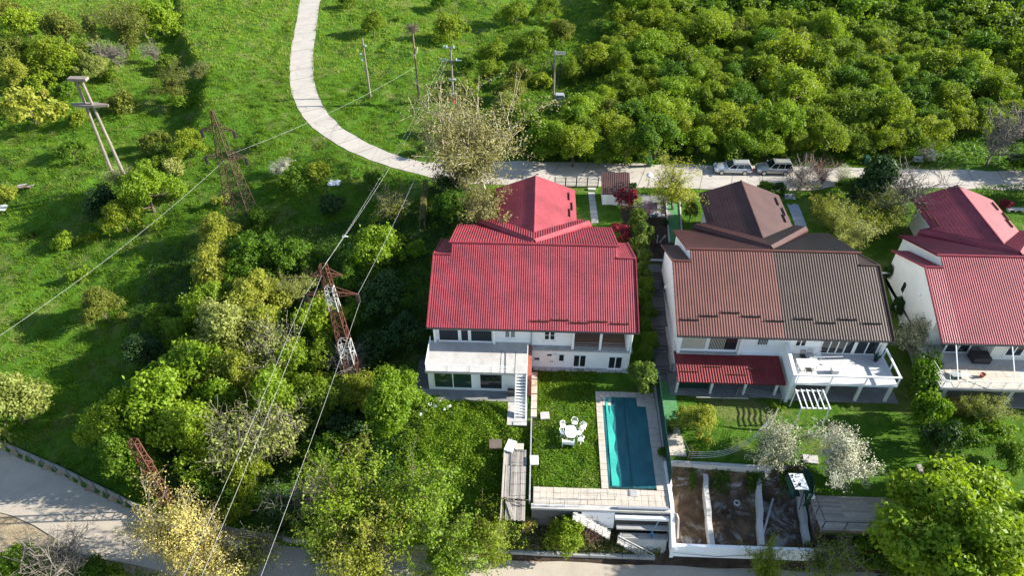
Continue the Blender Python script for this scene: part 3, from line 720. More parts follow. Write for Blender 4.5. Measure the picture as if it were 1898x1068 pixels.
MB().lathe([(.12, 0), (.2, .08), (.2, .3), (.12, .36)], (x + .44, y + 9.5, -.1), 10).build('round_vent', M['paint'], h2)

# ================================================================== right-hand red house
r3 = M['roofred3']
h3 = make_house('duplex_house', 'cream walled house with deep red roof at the right edge', H3,
                (r3, r3, r3, r3, r3, r3, M['roofred3w']), 0.215, dict(wall=M['cream'], gutter=M['dark'], walls=[(0.45, 5.6, 2.6), (5.6, 19.25, 0.9)]))
x, y = H3.x, H3.y
snow_guards(h3, x, y, [(10, 1.0), (12, 1.2)], M['rust'])
for a, b in ((1.9, 2.9), (3.1, 4.0)): window(h3, x + a, x + b, -.25, 1.9, y + 1.7, 1, fw=.12, sill=False)
window(h3, x + 4.3, x + 5.5, -.25, 1.7, y + 2.58, 1, fw=.1, sill=False); window(h3, x + 6.9, x + 8.3, .3, 1.5, y + .9, 2, fw=.1)
box_part('sofa_box', M['dark'], h3, x + 3.9, x + 5.5, y + .2, y + 1.3, -.3, .35)
td = box_part('terrace_slab', M['palec'], h3, x - .2, x + 19.6, y - 2.9, y + 2.6, -.62, -.36)
for i in range(9):
    for j in range(4):
        box_part('terrace_tile', M['stone'], td, x + 1.0 + i * .75, x + 1.73 + i * .75, y - 2.75 + j * .72, y - 2.05 + j * .72, -.359, -.33 + random.uniform(-.004, .004))
railing(h3, [(x - .1, y + .8), (x - .1, y - 2.8), (x + 12, y - 2.8)], -.35, .9, 3, M['paint'], .035, .035, 1.4)
for xx in (1.0, 6.0):
    MB().bar((x + xx, y - 2.75, .6), (x + xx + .2, y - .1, 2.4), .07).build('awning_arm', M['paint'], h3)
for xx in (.6, 6.6, 12.6): MB().bar((x + xx, y - 2.4, -3.2), (x + xx, y - 2.4, -.62), .35).build('terrace_post', M['palec'], h3)
box_part('patio', M['midc'], h3, x + .2, x + 19, y - 2.6, y + .6, -3.3, -3.1)
aw = MB(); zc = 1.0
aw.prism([(y + 9.2 + .42 * math.cos(t), zc + .55 + .42 * math.sin(t)) for t in np.linspace(0, math.pi, 9)] + [(y + 8.78, zc - .45), (y + 9.62, zc - .45)], 0, x + .40, x + .449)
ao = aw.build('arched_window', M['paint'], h3)
pn = MB(); pn.prism([(y + 9.2 + .3 * math.cos(t), zc + .55 + .3 * math.sin(t)) for t in np.linspace(0, math.pi, 9)] + [(y + 8.9, zc - .35), (y + 9.5, zc - .35)], 0, x + .385, x + .399); pn.build('pane', M['glass'], ao)
MB().path([(x + .42, y + 3.4, -.2), (x + .42, y + 4.1, .1), (x + .42, y + 4.6, .6), (x + .42, y + 4.7, 1.2), (x + .42, y + 4.2, 1.7)], .07).build('cable', M['dark'], h3)
box_part('plinth', M['grey'], h3, x + .2, x + .44, y + .6, y + 12.8, -4, -2.2)
MB().bar((x - .5, y + 12.2, .6), (x + .44, y + 12.2, .6), .12).build('wall_pipe', M['paint'], h3)
MB().lathe([(.02, -.2), (.22, 0), (.02, .2)], (x + .42, y + 6.4, 2.7), 10).build('round_vent', M['paint'], h3)
# ================================================================== pool, garden, terraces in front of the red house
def chair_mesh():
    pass
# pool: shell, coping stones, cover
pl = thing('swimming_pool', 'rectangular swimming pool under a teal tarpaulin cover', 'pool', (18.5, -7.9, -3.2))
X0, X1, Y0, Y1 = 16.55, 20.45, -12.75, -2.95
sh = MB()
sh.box(X0 - .02, X0 + .12, Y0, Y1, -4.1, -3.22); sh.box(X1 - .12, X1 + .02, Y0, Y1, -4.1, -3.22); sh.box(X0 + .12, X1 - .12, Y0 - .02, Y0 + .12, -4.1, -3.22); sh.box(X0 + .12, X1 - .12, Y1 - .12, Y1 + .02, -4.1, -3.22)
sh.build('basin', M['palec'], pl)
def coping(x0, x1, y0, y1, nx_, ny_, mat=M['stone']):
    for i in range(nx_):
        for j in range(ny_):
            a = x0 + (x1 - x0) * i / nx_; b = x0 + (x1 - x0) * (i + 1) / nx_; c = y0 + (y1 - y0) * j / ny_; d = y0 + (y1 - y0) * (j + 1) / ny_
            box_part('coping_stone', mat, pl, a + .012, b - .012, c + .012, d - .012, -3.35, -3.10 + random.uniform(-.012, .012))
coping(15.9, 16.5, -12.95, -2.3, 1, 17); coping(16.5, 21.4, -2.95, -2.3, 6, 1); coping(20.5, 21.45, -12.95, -2.95, 1, 14)
coping(16.5, 17.3, -4.0, -2.98, 1, 2); coping(19.7, 20.5, -4.0, -2.98, 1, 2)
gxx = np.linspace(X0 - .05, X1 + .05, 40); gyy = np.linspace(Y0 - .02, Y1, 90)
PX, PY = np.meshgrid(gxx, gyy); r_ = np.random.default_rng(5)
PZ = -3.13 - 0.10 * np.sin(np.clip((PX - X0) / (X1 - X0), 0, 1) * math.pi) * np.sin(np.clip((PY - Y0) / (Y1 - Y0), 0, 1) * math.pi)
for k in range(9): PZ += 0.009 * np.sin(PX * r_.uniform(2, 9) + PY * r_.uniform(-2.2, 2.2) + r_.uniform(0, 6))
ii = np.arange(PX.size).reshape(PX.shape)
cv = np_mesh('cover', np.stack([PX.ravel() - 18.5, PY.ravel() + 7.9, PZ.ravel() + 3.2], 1), np.stack([ii[:-1, :-1], ii[:-1, 1:], ii[1:, 1:], ii[1:, :-1]], -1).reshape(-1, 4), [M['teal']])
cv.polygons.foreach_set('use_smooth', np.ones(len(cv.polygons), bool)); cover = link_mesh('cover', cv, pl)
sm = MB()
for j in range(0, 88, 2):
    a, b = (18.5, gyy[j]), (18.5, gyy[j + 2])
    za = PZ[j, 20] + .02; zb_ = PZ[j + 2, 20] + .02; sm.bar((a[0], a[1], za), (b[0], b[1], zb_), .12, .03)
sm.build('seam', M['tealdark'], cover)
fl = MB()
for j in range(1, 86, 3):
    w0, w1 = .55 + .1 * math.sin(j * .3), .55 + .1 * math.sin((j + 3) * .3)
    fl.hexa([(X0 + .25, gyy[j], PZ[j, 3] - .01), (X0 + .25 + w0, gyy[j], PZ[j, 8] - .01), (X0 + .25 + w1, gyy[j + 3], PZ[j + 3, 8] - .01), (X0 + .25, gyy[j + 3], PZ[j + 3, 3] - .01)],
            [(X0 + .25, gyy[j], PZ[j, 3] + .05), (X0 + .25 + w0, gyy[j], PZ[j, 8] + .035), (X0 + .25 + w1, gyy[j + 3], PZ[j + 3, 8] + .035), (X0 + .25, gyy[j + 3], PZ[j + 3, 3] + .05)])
fl.build('sunlit_fold', plain('sunlit_teal_tarpaulin', (0.03, 0.34, 0.28), .5, .12, 3), cover)  # brighter teal on the fold paints in the sunlit strip of the cover

# stone terrace between lawn and the retaining wall
tr = thing('stone_terrace', 'beige slab terrace along the lower edge of the lawn and pool', 'terrace', (15.8, -13.8, -3.2))
MB().box(10.2, 21.4, -14.55, -12.97, -3.5, -3.16).build('bed', M['palec'], tr)
for i in range(20):
    for j in range(3):
        a = 10.22 + i * .558; c = -14.54 + j * .523
        box_part('paving_slab', M['stone'], tr, a + .01, a + .548, c + .01, c + .513, -3.159, -3.115 + random.uniform(-.012, .012))
MB().box(18.2, 18.9, -13.6, -13.0, -3.11, -3.05).build('hatch_frame', M['palec'], tr)
MB().box(18.28, 18.82, -13.52, -13.08, -3.049, -3.035).build('hatch_cover', M['grey'], tr)
rw = thing('retaining_wall', 'stained white retaining wall, darkened for shade, holding up the pool terrace', 'wall', (15.8, -14.8, -5.8))
MB().box(10.1, 21.35, -14.93, -14.57, -6.6, -3.36).build('wall', M['darkc'], rw)  # dark colour stands in for the shade under the terrace edge
MB().box(10.05, 21.38, -15.0, -14.555, -3.355, -3.13).build('edge_beam', M['palec'], rw)
MB().prism([(-14.95, -3.4), (-15.05, -3.45), (-15.35, -5.2), (-14.95, -5.2)], 0, 14.2, 16.9).build('panel', M['white'], rw)
box_part('ledge', M['white'], rw, 16.95, 21.3, -15.32, -15.01, -3.95, -3.62)
box_part('ledge', M['grey'], rw, 17.1, 21.3, -15.75, -15.33, -4.7, -4.55)
MB().bar((17.1, -14.75, -2.95), (21.2, -14.75, -2.95), .26, None, 0, 10).build('pipe', M['steel'], rw)
railing(rw, [(10.3, -14.7), (14.0, -14.7)], -3.12, .9, 1, M['steel'], .035, .035, 1.2); railing(rw, [(13.9, -13.95), (17.0, -13.95)], -3.11, .9, 1, M['steel'], .03, .03, 1.3)
def stairs(name, label, a, b, n, wd, rail):
    t = thing(name, label, 'steps', ((a[0] + b[0]) / 2, (a[1] + b[1]) / 2, b[2]))
    a, b = Vector(a), Vector(b); d = (b - a) / n; side = Vector((-(b - a).y, (b - a).x, 0)).normalized() * wd / 2
    for k in range(n):
        p = a + d * k; q = p + Vector((d.x, d.y, 0)); zt = p.z + d.z
        MB().hexa([p - side + Vector((0, 0, -.35)), q - side + Vector((0, 0, -.35)), q + side + Vector((0, 0, -.35)), p + side + Vector((0, 0, -.35))],
                  [Vector((v.x, v.y, zt)) for v in (p - side, q - side, q + side, p + side)]).build('step', M['palec'], t)
    r = MB()
    for s_ in (rail,):
        o_ = side * s_; r.bar(a + o_ + Vector((0, 0, .9)), b + o_ + Vector((0, 0, .9)), .045); r.bar(a + o_ + Vector((0, 0, .5)), b + o_ + Vector((0, 0, .5)), .035); r.bar(a + o_ + Vector((0, 0, .25)), b + o_ + Vector((0, 0, .25)), .035)
        for k in range(0, n + 1, 2): p = a + d * k + o_; r.bar(p, p + Vector((0, 0, .9)), .035)
    r.build('handrail', M['palec'], t); return t
stairs('garden_steps', 'upper flight of pale steps descending right from the terrace edge', (13.5, -15.35, -3.3), (16.6, -16.0, -5.0), 10, .8, -1)
stairs('garden_steps', 'lower flight of pale steps ending beside the lower road', (17.2, -16.2, -5.1), (20.2, -16.75, -6.8), 10, .8, -1)
cw = thing('boundary_wall', 'white boundary wall between the pool and the dirt pits', 'wall', (21.5, -13, -5))
MB().prism([(-17.2, -7), (-10.1, -5.2), (-10.1, -2.95), (-14.4, -2.95), (-17.2, -4.6)], 0, 21.42, 21.72).build('wall', M['white'], cw)
MB().path([(21.3, -14.9, -3.4), (21.9, -15.0, -3.3), (22.0, -15.4, -3.4), (22.0, -16.4, -4.6)], .14, 8).build('bent_pipe', M['steel'], cw)
pb = thing('pump_platform', 'small stained concrete platform with rails under the pool terrace', 'platform', (19.5, -16.2, -5.5))
MB().box(17.4, 21.3, -16.3, -15.76, -5.3, -5.1).build('slab', M['grey'], pb); MB().prism([(-16.31, -5.15), (-16.8, -6.7), (-16.2, -6.7), (-16.2, -5.31)], 0, 17.9, 21.2).build('sloping_wall', M['palec'], pb); railing(pb, [(17.5, -16.25), (21.1, -16.25)], -5.1, .7, 2, M['dark'], .03, .03, 1.2)
bl_ = thing('blue_valve', 'blue valve box on the platform beside the bent pipe', 'valve', (20.0, -15.9, -5.3))
MB().lathe([(.16, 0), (.16, .45), (.06, .5), (.06, .7)], (0, 0, 0), 10).build('body', plain('blue_plastic', (0.02, 0.2, 0.35), .5), bl_, local=True)
MB().bar((0, .1, .45), (.7, .9, 1.3), .08).build('lever', M['steel'], bl_, local=True)
lw = thing('low_kerb_wall', 'low weathered kerb wall between shrubs and the lower road below the pool', 'wall', (12, -17.1, -6.9))
for k in range(11): box_part('block', M['grey'], lw, 5.5 + k * 1.35, 6.82 + k * 1.35, -17.2, -16.95, -7.2, -6.35 + random.uniform(-.06, .06))
lwl = thing('roadside_wall', 'grey concrete panel wall along the lower road, left side', 'wall', (-25, -14, -6.9))
ux = np.arange(-47, 5.2, 1.5)
for a, b in zip(ux[:-1], ux[1:]):
    pa = Vector((a + .02, float(low_edge(a)) + .05, 0)); pb2 = Vector((b - .02, float(low_edge(b)) + .05, 0)); nn = Vector((-(pb2 - pa).y, (pb2 - pa).x, 0)).normalized() * .12
    zt = -6.05 + random.uniform(-.04, .04)
    MB().hexa([pa + Vector((0, 0, -7.2)), pb2 + Vector((0, 0, -7.2)), pb2 + nn + Vector((0, 0, -7.2)), pa + nn + Vector((0, 0, -7.2))], [pa + Vector((0, 0, zt)), pb2 + Vector((0, 0, zt)), pb2 + nn + Vector((0, 0, zt)), pa + nn + Vector((0, 0, zt))]).build('panel', M['midc'], lwl)
    MB().bar((pa.x, pa.y - .06, -7.1), (pa.x, pa.y - .06, -6.0), .1).build('pillar', M['midc'], lwl)

# wooden platform left of the lawn
wp = thing('boardwalk', 'old weathered plank walkway at the lower left corner of the lawn', 'walkway', (8.6, -12.5, -3.3))
MB().box(7.7, 7.82, -16.1, -9.2, -3.35, -3.2).build('beam', M['oldwood'], wp); MB().box(9.42, 9.54, -16.1, -9.2, -3.35, -3.2).build('beam', M['oldwood'], wp)
for k in range(13):
    x0 = 7.66 + k * .148; ya = -9.2 - random.uniform(0, .25) if k > 0 else -9.3
    box_part('plank', M['deckwood'], wp, x0, x0 + .135, -10.9 + random.uniform(-.05, .05), ya, -3.2, -3.155 + random.uniform(-.012, .012))
    box_part('plank', M['deckwood'], wp, x0, x0 + .135, -14.2 + random.uniform(-.1, .1), -10.97, -3.2, -3.14 + random.uniform(-.02, .02))
    if k > 1: box_part('plank', M['deckwood'], wp, x0, x0 + .135, -16.15 + random.uniform(-.05, .05), -14.35, -3.2, -3.15 + random.uniform(-.012, .012))
for a, b in (((7.9, -14.1, -3.08), (8.55, -16.1, -3.08)), ((8.05, -14.15, -3.08), (8.75, -16.1, -3.08))): MB().bar(a, b, .16, .04).build('loose_plank', M['deckwood'], wp)
MB().bar((7.62, -16.3, -3.12), (7.62, -9.1, -3.12), .1, .12).build('edge_board', M['deckwood'], wp)
for a, b in (((7.6, -14.25, -2.95), (9.9, -14.5, -2.8)), ((7.8, -14.2, -2.9), (9.4, -14.9, -3.0))): MB().bar(a, b, .07, None, 0, 6).build('fallen_branch', M['oldwood'], wp)
for px_ in (7.75, 9.48):
    for yy in (-15.8, -12.6): MB().bar((px_, yy, -6.4), (px_, yy, -3.35), .14).build('post', M['oldwood'], wp)
gf = thing('garden_edge_rail', 'thin grey rail dividing the weedy garden from the lawn with the table', 'railing', (9.9, -9, -3.2))
MB().box(9.86, 9.98, -14.4, -5.8, -3.5, -3.0).build('kerb', M['grey'], gf)
r = MB()
for k in range(8): r.bar((9.92, -13.8 + k * 1.1, -3), (9.92, -13.8 + k * 1.1, -2.35), .04)
r.bar((9.92, -13.8, -2.35), (9.92, -6.1, -2.35), .04); r.build('rail', M['steel'], gf)
def slab_thing(name, label, cat, c, sx, sy, sz, rot, mat, z=None):
    t = thing(name, label, cat, (c[0], c[1], c[2]), None, rot)
    mb = MB(); mb.hexa([(-sx / 2, -sy / 2, 0), (sx / 2, -sy / 2, 0), (sx / 2, sy / 2, 0), (-sx / 2, sy / 2, 0)], [(-sx / 2 + .02, -sy / 2 + .02, sz), (sx / 2 - .02, -sy / 2 + .02, sz), (sx / 2 - .02, sy / 2 - .02, sz), (-sx / 2 + .02, sy / 2 - .02, sz)])
    mb.build('panel', mat, t, local=True); return t
p = at(946, 827, -3.0); slab_thing('foam_board', 'white board lying tilted at the upper end of the plank walkway', 'board', (p.x, p.y, -3.05), .8, 1.25, .12, R(-18), M['plastic'])
p = at(990, 854, -3.0); slab_thing('foam_board', 'white square board on the lawn edge beside the plank walkway', 'board', (p.x, p.y, -3.0), .75, .95, .1, R(3), M['plastic'])
p = at(962, 828, -3.0); slab_thing('stone_slab', 'beige slab beside the white board above the plank walkway', 'slab', (p.x, p.y, -3.1), .8, .7, .1, 0, M['stone'])
p = at(1010, 771, -3.1); slab_thing('stone_slab', 'worn stone slab set in the lawn near the outdoor stair', 'slab', (p.x, p.y, -3.12), .85, .85, .08, R(5), M['palec'])
p = at(918, 823, -3.0); slab_thing('wooden_grate', 'dark wooden grate half hidden in garden weeds left of the white board', 'grate', (p.x, p.y, -3.1), 1.1, 1.0, .12, R(4), M['oldwood'])
bq = thing('barbecue', 'small black barbecue box beside the outdoor stair of the red house', 'barbecue', at(948, 735, -3.1))
MB().box(-.35, .35, -.25, .25, .35, .75).build('box', M['dark'], bq, local=True); MB().box(-.37, .37, -.27, .27, .76, .82).build('lid', M['dark'], bq, local=True)
for sx_ in (-.3, .3): MB().bar((sx_, 0, 0), (sx_, 0, .35), .06).build('leg', M['dark'], bq, local=True)

# white oval table and seats on the lawn
T = at(1058, 801, -2.5); T.z = -3.18
tb = thing('garden_table', 'white oval plastic table in the middle of the lawn', 'table', T)
mb = MB(); pr_ = [(.5 * math.copysign(abs(math.cos(t)) ** .7, math.cos(t)), .68 * math.copysign(abs(math.sin(t)) ** .7, math.sin(t))) for t in np.linspace(0, 2 * math.pi, 24, endpoint=False)]
mb.prism(pr_, 2, .70, .74); mb.build('tabletop', M['plastic'], tb, local=True)
for sx_ in (-1, 1):
    for sy_ in (-1, 1): MB().bar((sx_ * .36, sy_ * .52, 0), (sx_ * .28, sy_ * .42, .7), .06).build('leg', M['plastic'], tb, local=True)
def lawn_chair(px, py, rot, label):
    p = at(px, py, -2.75); p.z = -3.18
    t = thing('garden_chair', label, 'chair', p, 'white plastic chairs around the lawn table', rot)
    s = MB(); s.prism([(.27 * math.cos(a), .25 * math.sin(a)) for a in np.linspace(0, 2 * math.pi, 14, endpoint=False)], 2, .41, .45); s.build('seat', M['plastic'], t, local=True)
    b = MB()
    for a in np.linspace(R(20), R(160), 9):
        b.bar((.26 * math.cos(a), .24 * math.sin(a), .44), (.30 * math.cos(a), .30 * math.sin(a), .84), .035, .015)
    pts = [(.31 * math.cos(a), .31 * math.sin(a), .86 if R(30) < a < R(150) else .68) for a in np.linspace(R(-10), R(190), 12)]
    b.path(pts, .05, 5); b.build('backrest', M['plastic'], t, local=True)
    for a in (R(45), R(135), R(225), R(315)): MB().bar((.2 * math.cos(a), .2 * math.sin(a), .42), (.28 * math.cos(a), .27 * math.sin(a), 0), .045).build('leg', M['plastic'], t, local=True)
for px, py, rot, lab in ((1044, 790, R(45), 'white chair at the upper left of the oval lawn table'), (1065, 784, R(0), 'white chair at the far end of the oval lawn table'),
                         (1080, 792, R(-40), 'white chair at the upper right of the oval lawn table'), (1043, 802, R(90), 'white chair on the left side of the oval lawn table'),
                         (1073, 803, R(-80), 'white chair pushed closest to the right side of the oval table'), (1076, 815, R(-130), 'white chair at the lower right of the oval table')):
    lawn_chair(px, py, rot, lab)
p = at(1053, 821, -2.8); p.z = -3.18
bn = thing('garden_bench', 'white plastic bench at the near end of the oval lawn table', 'bench', p, None, R(-4))
MB().box(-.52, .52, -.2, .2, .4, .45).build('seat', M['plastic'], bn, local=True)
mb = MB(); mb.box(-.52, .52, -.28, -.22, .45, .82); mb.build('backrest', M['plastic'], bn, local=True)
for sx_ in (-.5, .5): MB().box(sx_ - .03, sx_ + .03, -.25, .22, 0, .62).build('side_frame', M['plastic'], bn, local=True)

# green privacy fence between pool and the middle house
fa, fb = Vector((21.75, -.9, 0)), Vector((21.6, -12.4, 0))
gf2 = thing('privacy_fence', 'dark green fabric fence between the pool and the green path', 'fence', (21.65, -6.5, -3.2))
for k in range(6):
    a, b = fa.lerp(fb, k / 6), fa.lerp(fb, (k + 1) / 6)
    mb = MB(); mb.hexa([a + Vector((-.02, -.03, -3.1)), b + Vector((-.02, .03, -3.1)), b + Vector((.02, .03, -3.1)), a + Vector((.02, -.03, -3.1))], [a + Vector((-.02, -.03, -1.32)), b + Vector((-.02, .03, -1.32)), b + Vector((.02, .03, -1.32)), a + Vector((.02, -.03, -1.32))]); mb.build('fabric_panel', M['mesh_green'], gf2)
for k in range(7): p = fa.lerp(fb, k / 6); MB().bar((p.x, p.y, -3.4), (p.x, p.y, -1.25), .06).build('post', M['dark'], gf2)
MB().box(21.5, 21.85, -12.5, -1, -3.5, -3.08).build('kerb', M['palec'], gf2)

# ================================================================== path and steps between the houses
stp = thing('hillside_steps', 'long dark stepped walkway going down between red and brown roofed houses', 'steps', (22.6, 6, -2))
ys_ = []
yy = 13.8; z = -.42; nflight = 0
segs = []
for fl_ in range(6):
    segs.append((yy, yy - 1.35, z)); yy -= 1.35
    for k in range(3):
        z -= .155; segs.append((yy, yy - .32, z)); yy -= .32
segs.append((yy, -.7, z))
for a, b, zz in segs: box_part('step', M['darkc'], stp, 21.95, 23.55, b + .006, a - .006, zz - .6, zz)
gp = thing('green_path', 'green carpet path beside the green fence below the steps', 'path', (22.8, -4, -3.2))
for a, b in ((-.75, -2.3), (-2.3, -4.1), (-4.1, -6.2)): box_part('carpet', M['green_mat'], gp, 22.05, 23.45, b + .01, a - .01, -3.3, -3.13 - .0)
for k in range(3): box_part('paving_slab', M['stone'], gp, 22.0, 23.3 + k * .1, -7.35 - k * 1.0, -6.3 - k * 1.0, -3.4, -3.14 + .01 * k)
gp2 = thing('green_path', 'green carpet path leading from the street to the brown house side', 'path', (24.9, 19, -.2))
q = [at(1236, 376, 0), at(1258, 376, 0), at(1262, 452, -.4), at(1242, 452, -.4)]
for k in range(6):
    l0, l1 = q[3].lerp(q[0], k / 6), q[3].lerp(q[0], (k + 1) / 6); r0_, r1_ = q[2].lerp(q[1], k / 6), q[2].lerp(q[1], (k + 1) / 6)
    za, zb2 = gz1(l0.x, l0.y) + .06, gz1(l1.x, l1.y) + .06
    MB().hexa([(l0.x, l0.y + .01, -.9), (r0_.x, r0_.y + .01, -.9), (r1_.x, r1_.y, -.9), (l1.x, l1.y, -.9)], [(l0.x, l0.y + .01, za), (r0_.x, r0_.y + .01, za), (r1_.x, r1_.y, zb2), (l1.x, l1.y, zb2)]).build('carpet', M['green_mat'], gp2)
    for a_, b_, d in ((l0, l1, -.12), (r0_, r1_, .12)): MB().bar((a_.x + d, a_.y, za), (b_.x + d, b_.y, zb2), .16, .22).build('kerb', M['palec'], gp2)
MB().box(22.0, q[3].x - .3, 14.3, 14.55, -.8, -.3).build('kerb', M['palec'], gp2)
pv = thing('paved_terrace', 'grey paved court beside the green path near the street', 'terrace', (22.6, 22.5, -.1))
a = at(1178, 402, 0); b = at(1236, 362, 0)
for i in range(4):
    for j in range(4):
        x0 = a.x + (b.x - a.x) * i / 4; y0 = a.y + (b.y - a.y) * j / 4
        box_part('paving_slab', M['midc'], pv, x0 + .012, x0 + (b.x - a.x) / 4 - .012, y0 + .012, y0 + (b.y - a.y) / 4 - .012, -.4, .05 + random.uniform(-.01, .01))
tb2 = thing('garden_lounger', 'pale blue and white lounger in the shady court by the pink blossom', 'lounger', at(1212, 398, .1))
MB().box(-.45, .45, -.5, .3, .3, .42).build('seat', M['slab'], tb2, local=True); MB().hexa([(-.4, .32, .38), (.4, .32, .38), (.4, .42, .4), (-.4, .42, .4)], [(-.4, 1.05, 1.0), (.4, 1.05, 1.0), (.4, 1.12, .95), (-.4, 1.12, .95)]).build('backrest', M['slab'], tb2, local=True)
for sx_ in (-.4, .4): MB().box(sx_ - .04, sx_ + .04, -.5, .3, 0, .3).build('side_frame', M['paint'], tb2, local=True)
tb3 = thing('garden_chair', 'dark grey chair standing right of the pale lounger', 'chair', at(1229, 398, .1))
MB().box(-.3, .3, -.3, .3, .38, .46).build('seat', M['dark'], tb3, local=True); MB().box(-.3, .3, .3, .36, .46, .95).build('backrest', M['midc'], tb3, local=True)
for sx_ in (-.26, .26):
    for sy_ in (-.26, .26): MB().bar((sx_, sy_, 0), (sx_, sy_, .38), .05).build('leg', M['dark'], tb3, local=True)
sp = at(1219, 452, -.4)
sc = thing('hand_sculpture', 'white garden sculpture of two raised hands on dark soil', 'sculpture', sp)
for sx_, lean in ((-.1, -.05), (.12, .5)):
    ms = MB(); prev = Vector((sx_, 0, 0)); top = Vector((sx_ + lean, .05, 1.0))
    ms.bar(prev, prev.lerp(top, .75), .22, None, 0, 8, .13); w = prev.lerp(top, .75)
    ms.bar(w, top, .16, .1, 0, 8, .2)
    dirv = (top - prev).normalized(); sd = Vector((dirv.z, 0, -dirv.x))
    for f in range(4): bse = top + sd * (-.08 + f * .05); ms.bar(bse, bse + dirv * (.2 + .04 * (f in (1, 2))) + sd * (-.03 + .02 * f), .045, None, 0, 6, .03)
    bse = top - dirv * .1 + sd * .09; ms.bar(bse, bse + dirv * .14 + sd * .1, .05, None, 0, 6, .03)
    ms.build('hand', M['palec'], sc, local=True)
MB().lathe([(.38, -.15), (.36, .06), (.2, .1)], (0, 0, 0), 12).build('base', M['palec'], sc, local=True)
# slab path and street furniture
sp2 = thing('slab_path', 'blue grey slab path from the street to the brown house', 'path', (34.5, 21, -.1))
a, b = at(1462, 360, 0), at(1487, 430, -.2)
for k in range(8):
    p = Vector((a.x, a.y, 0)).lerp(Vector((b.x, b.y, 0)), k / 8); q2 = Vector((a.x, a.y, 0)).lerp(Vector((b.x, b.y, 0)), (k + .96) / 8)
    MB().hexa([(q2.x - .65, q2.y, -.4), (q2.x + .65, q2.y, -.4), (p.x + .65, p.y, -.4), (p.x - .65, p.y, -.4)], [*[(vx, vy, gz1(34.5, vy) + .07) for vx, vy in ((q2.x - .65, q2.y), (q2.x + .65, q2.y), (p.x + .65, p.y), (p.x - .65, p.y))]]).build('paving_slab', M['slab'], sp2)
p = at(1200, 352, 0)
lp = thing('street_lamp', 'black lamp post with white globe shade at the street edge', 'lamp', p)
MB().lathe([(.09, 0), (.07, .2), (.035, .3), (.03, 1.75), (.05, 1.8)], (0, 0, 0), 10).build('post', M['dark'], lp, local=True)
MB().lathe([(.1, 1.8), (.3, 1.95), (.42, 2.12), (.38, 2.22), (.15, 2.34), (.04, 2.4)], (0, 0, 0), 14).build('lamp_shade', M['plastic'], lp, local=True)
a, b = at(1116, 380, 0), at(1162, 380, 0)
sd_ = thing('garden_shed', 'small white shed with brown tiled lean-to roof by the street', 'shed', ((a.x + b.x) / 2, a.y + .8, -.1))
x0, x1, y0 = a.x, b.x, a.y
MB().prism([(y0, -.4), (y0 + 2.4, -.4), (y0 + 2.4, 2.7), (y0, 1.75)], 0, x0, x1).build('wall', M['white'], sd_)
MB().box(x0 + .5, x0 + .62, y0 - .06, y0 - .004, -.1, 1.7).build('drainpipe', M['paint'], sd_)
mb = MB(); vs_, fs_ = sheet([(0, 0), (x1 - x0 + .4, 0), (x1 - x0 + .4, 3.2), (0, 3.2)], (x0 - .2, y0 + 2.7, 2.92), (1, 0, 0), Vector((0, -1, -.40)).normalized(), Vector((0, -.4, 1)).normalized(), .222)
mb.add(vs_, fs_); o = mb.build('roof', M['roofwing'], sd_); o['kind'] = 'stuff'
st_ = thing('street_fence', 'grey railing fence between the red wing and the small shed', 'fence', at(1070, 345, 0))
a, b = at(1028, 345, 0), at(1108, 347, 0)
for k in range(4):
    p, q2 = a.lerp(b, k / 4), a.lerp(b, (k + 1) / 4); mb = MB()
    for i in range(9): w = p.lerp(q2, (i + .5) / 9); mb.bar((w.x, w.y, .12), (w.x, w.y, 1.25), .03)
    for zz in (.15, .65, 1.22): mb.bar((p.x, p.y, zz), (q2.x, q2.y, zz), .04)
    mb.build('fence_panel', M['steel'], st_)
for k in range(5): p = a.lerp(b, k / 4); MB().bar((p.x, p.y, -.2), (p.x, p.y, 1.4), .1).build('post', M['dark'], st_)
slab_thing('door_step', 'white stone step at the gate in the street fence', 'step', at(1097, 352, 0), 1.0, .5, .2, 0, M['palec'])
gpth = thing('gravel_path', 'narrow pale path from the gate along the red wing', 'path', at(1098, 380, 0))
a, b = at(1096, 357, 0), at(1103, 415, -.1)
for k in range(7):
    p = a.lerp(b, k / 7); q2 = a.lerp(b, (k + .93) / 7); MB().hexa([(q2.x - .4, q2.y, -.4), (q2.x + .4, q2.y, -.4), (p.x + .4, p.y, -.4), (p.x - .4, p.y, -.4)], [(q2.x - .4, q2.y, .05), (q2.x + .4, q2.y, .05), (p.x + .4, p.y, .05), (p.x - .4, p.y, .05)]).build('paving_slab', M['palec'], gpth)
def bin_(px, py, label, mat, name='rubbish_bin', cat='bin'):
    t = thing(name, label, cat, at(px, py, .05))
    MB().hexa([(-.24, -.24, .05), (.24, -.24, .05), (.24, .24, .05), (-.24, .24, .05)], [(-.3, -.33, 1.0), (.3, -.33, 1.0), (.3, .33, 1.0), (-.3, .33, 1.0)]).build('body', mat, t, local=True)
    MB().hexa([(-.32, -.35, 1.002), (.32, -.35, 1.002), (.32, .35, 1.002), (-.32, .35, 1.002)], [(-.26, -.3, 1.1), (.26, -.3, 1.1), (.26, .35, 1.14), (-.26, .35, 1.14)]).build('lid', mat, t, local=True)
    for sx_ in (-.27, .27): MB().bar((sx_ - .03, .28, .09), (sx_ + .03, .28, .09), .18, None, 0, 8).build('wheel', M['black'], t, local=True)
gb = plain('dark_green_plastic', (0.02, 0.09, 0.05), .5, .1, 2)
bin_(1203, 308, 'dark green wheelie bin on the street left of the yellow green tree', gb); bin_(1603, 303, 'green wheelie bin in the shade beside the dark conifer', gb)
p = at(1198, 298, 0); t = thing('utility_cabinet', 'tall grey utility cabinet behind the green bin', 'cabinet', p)
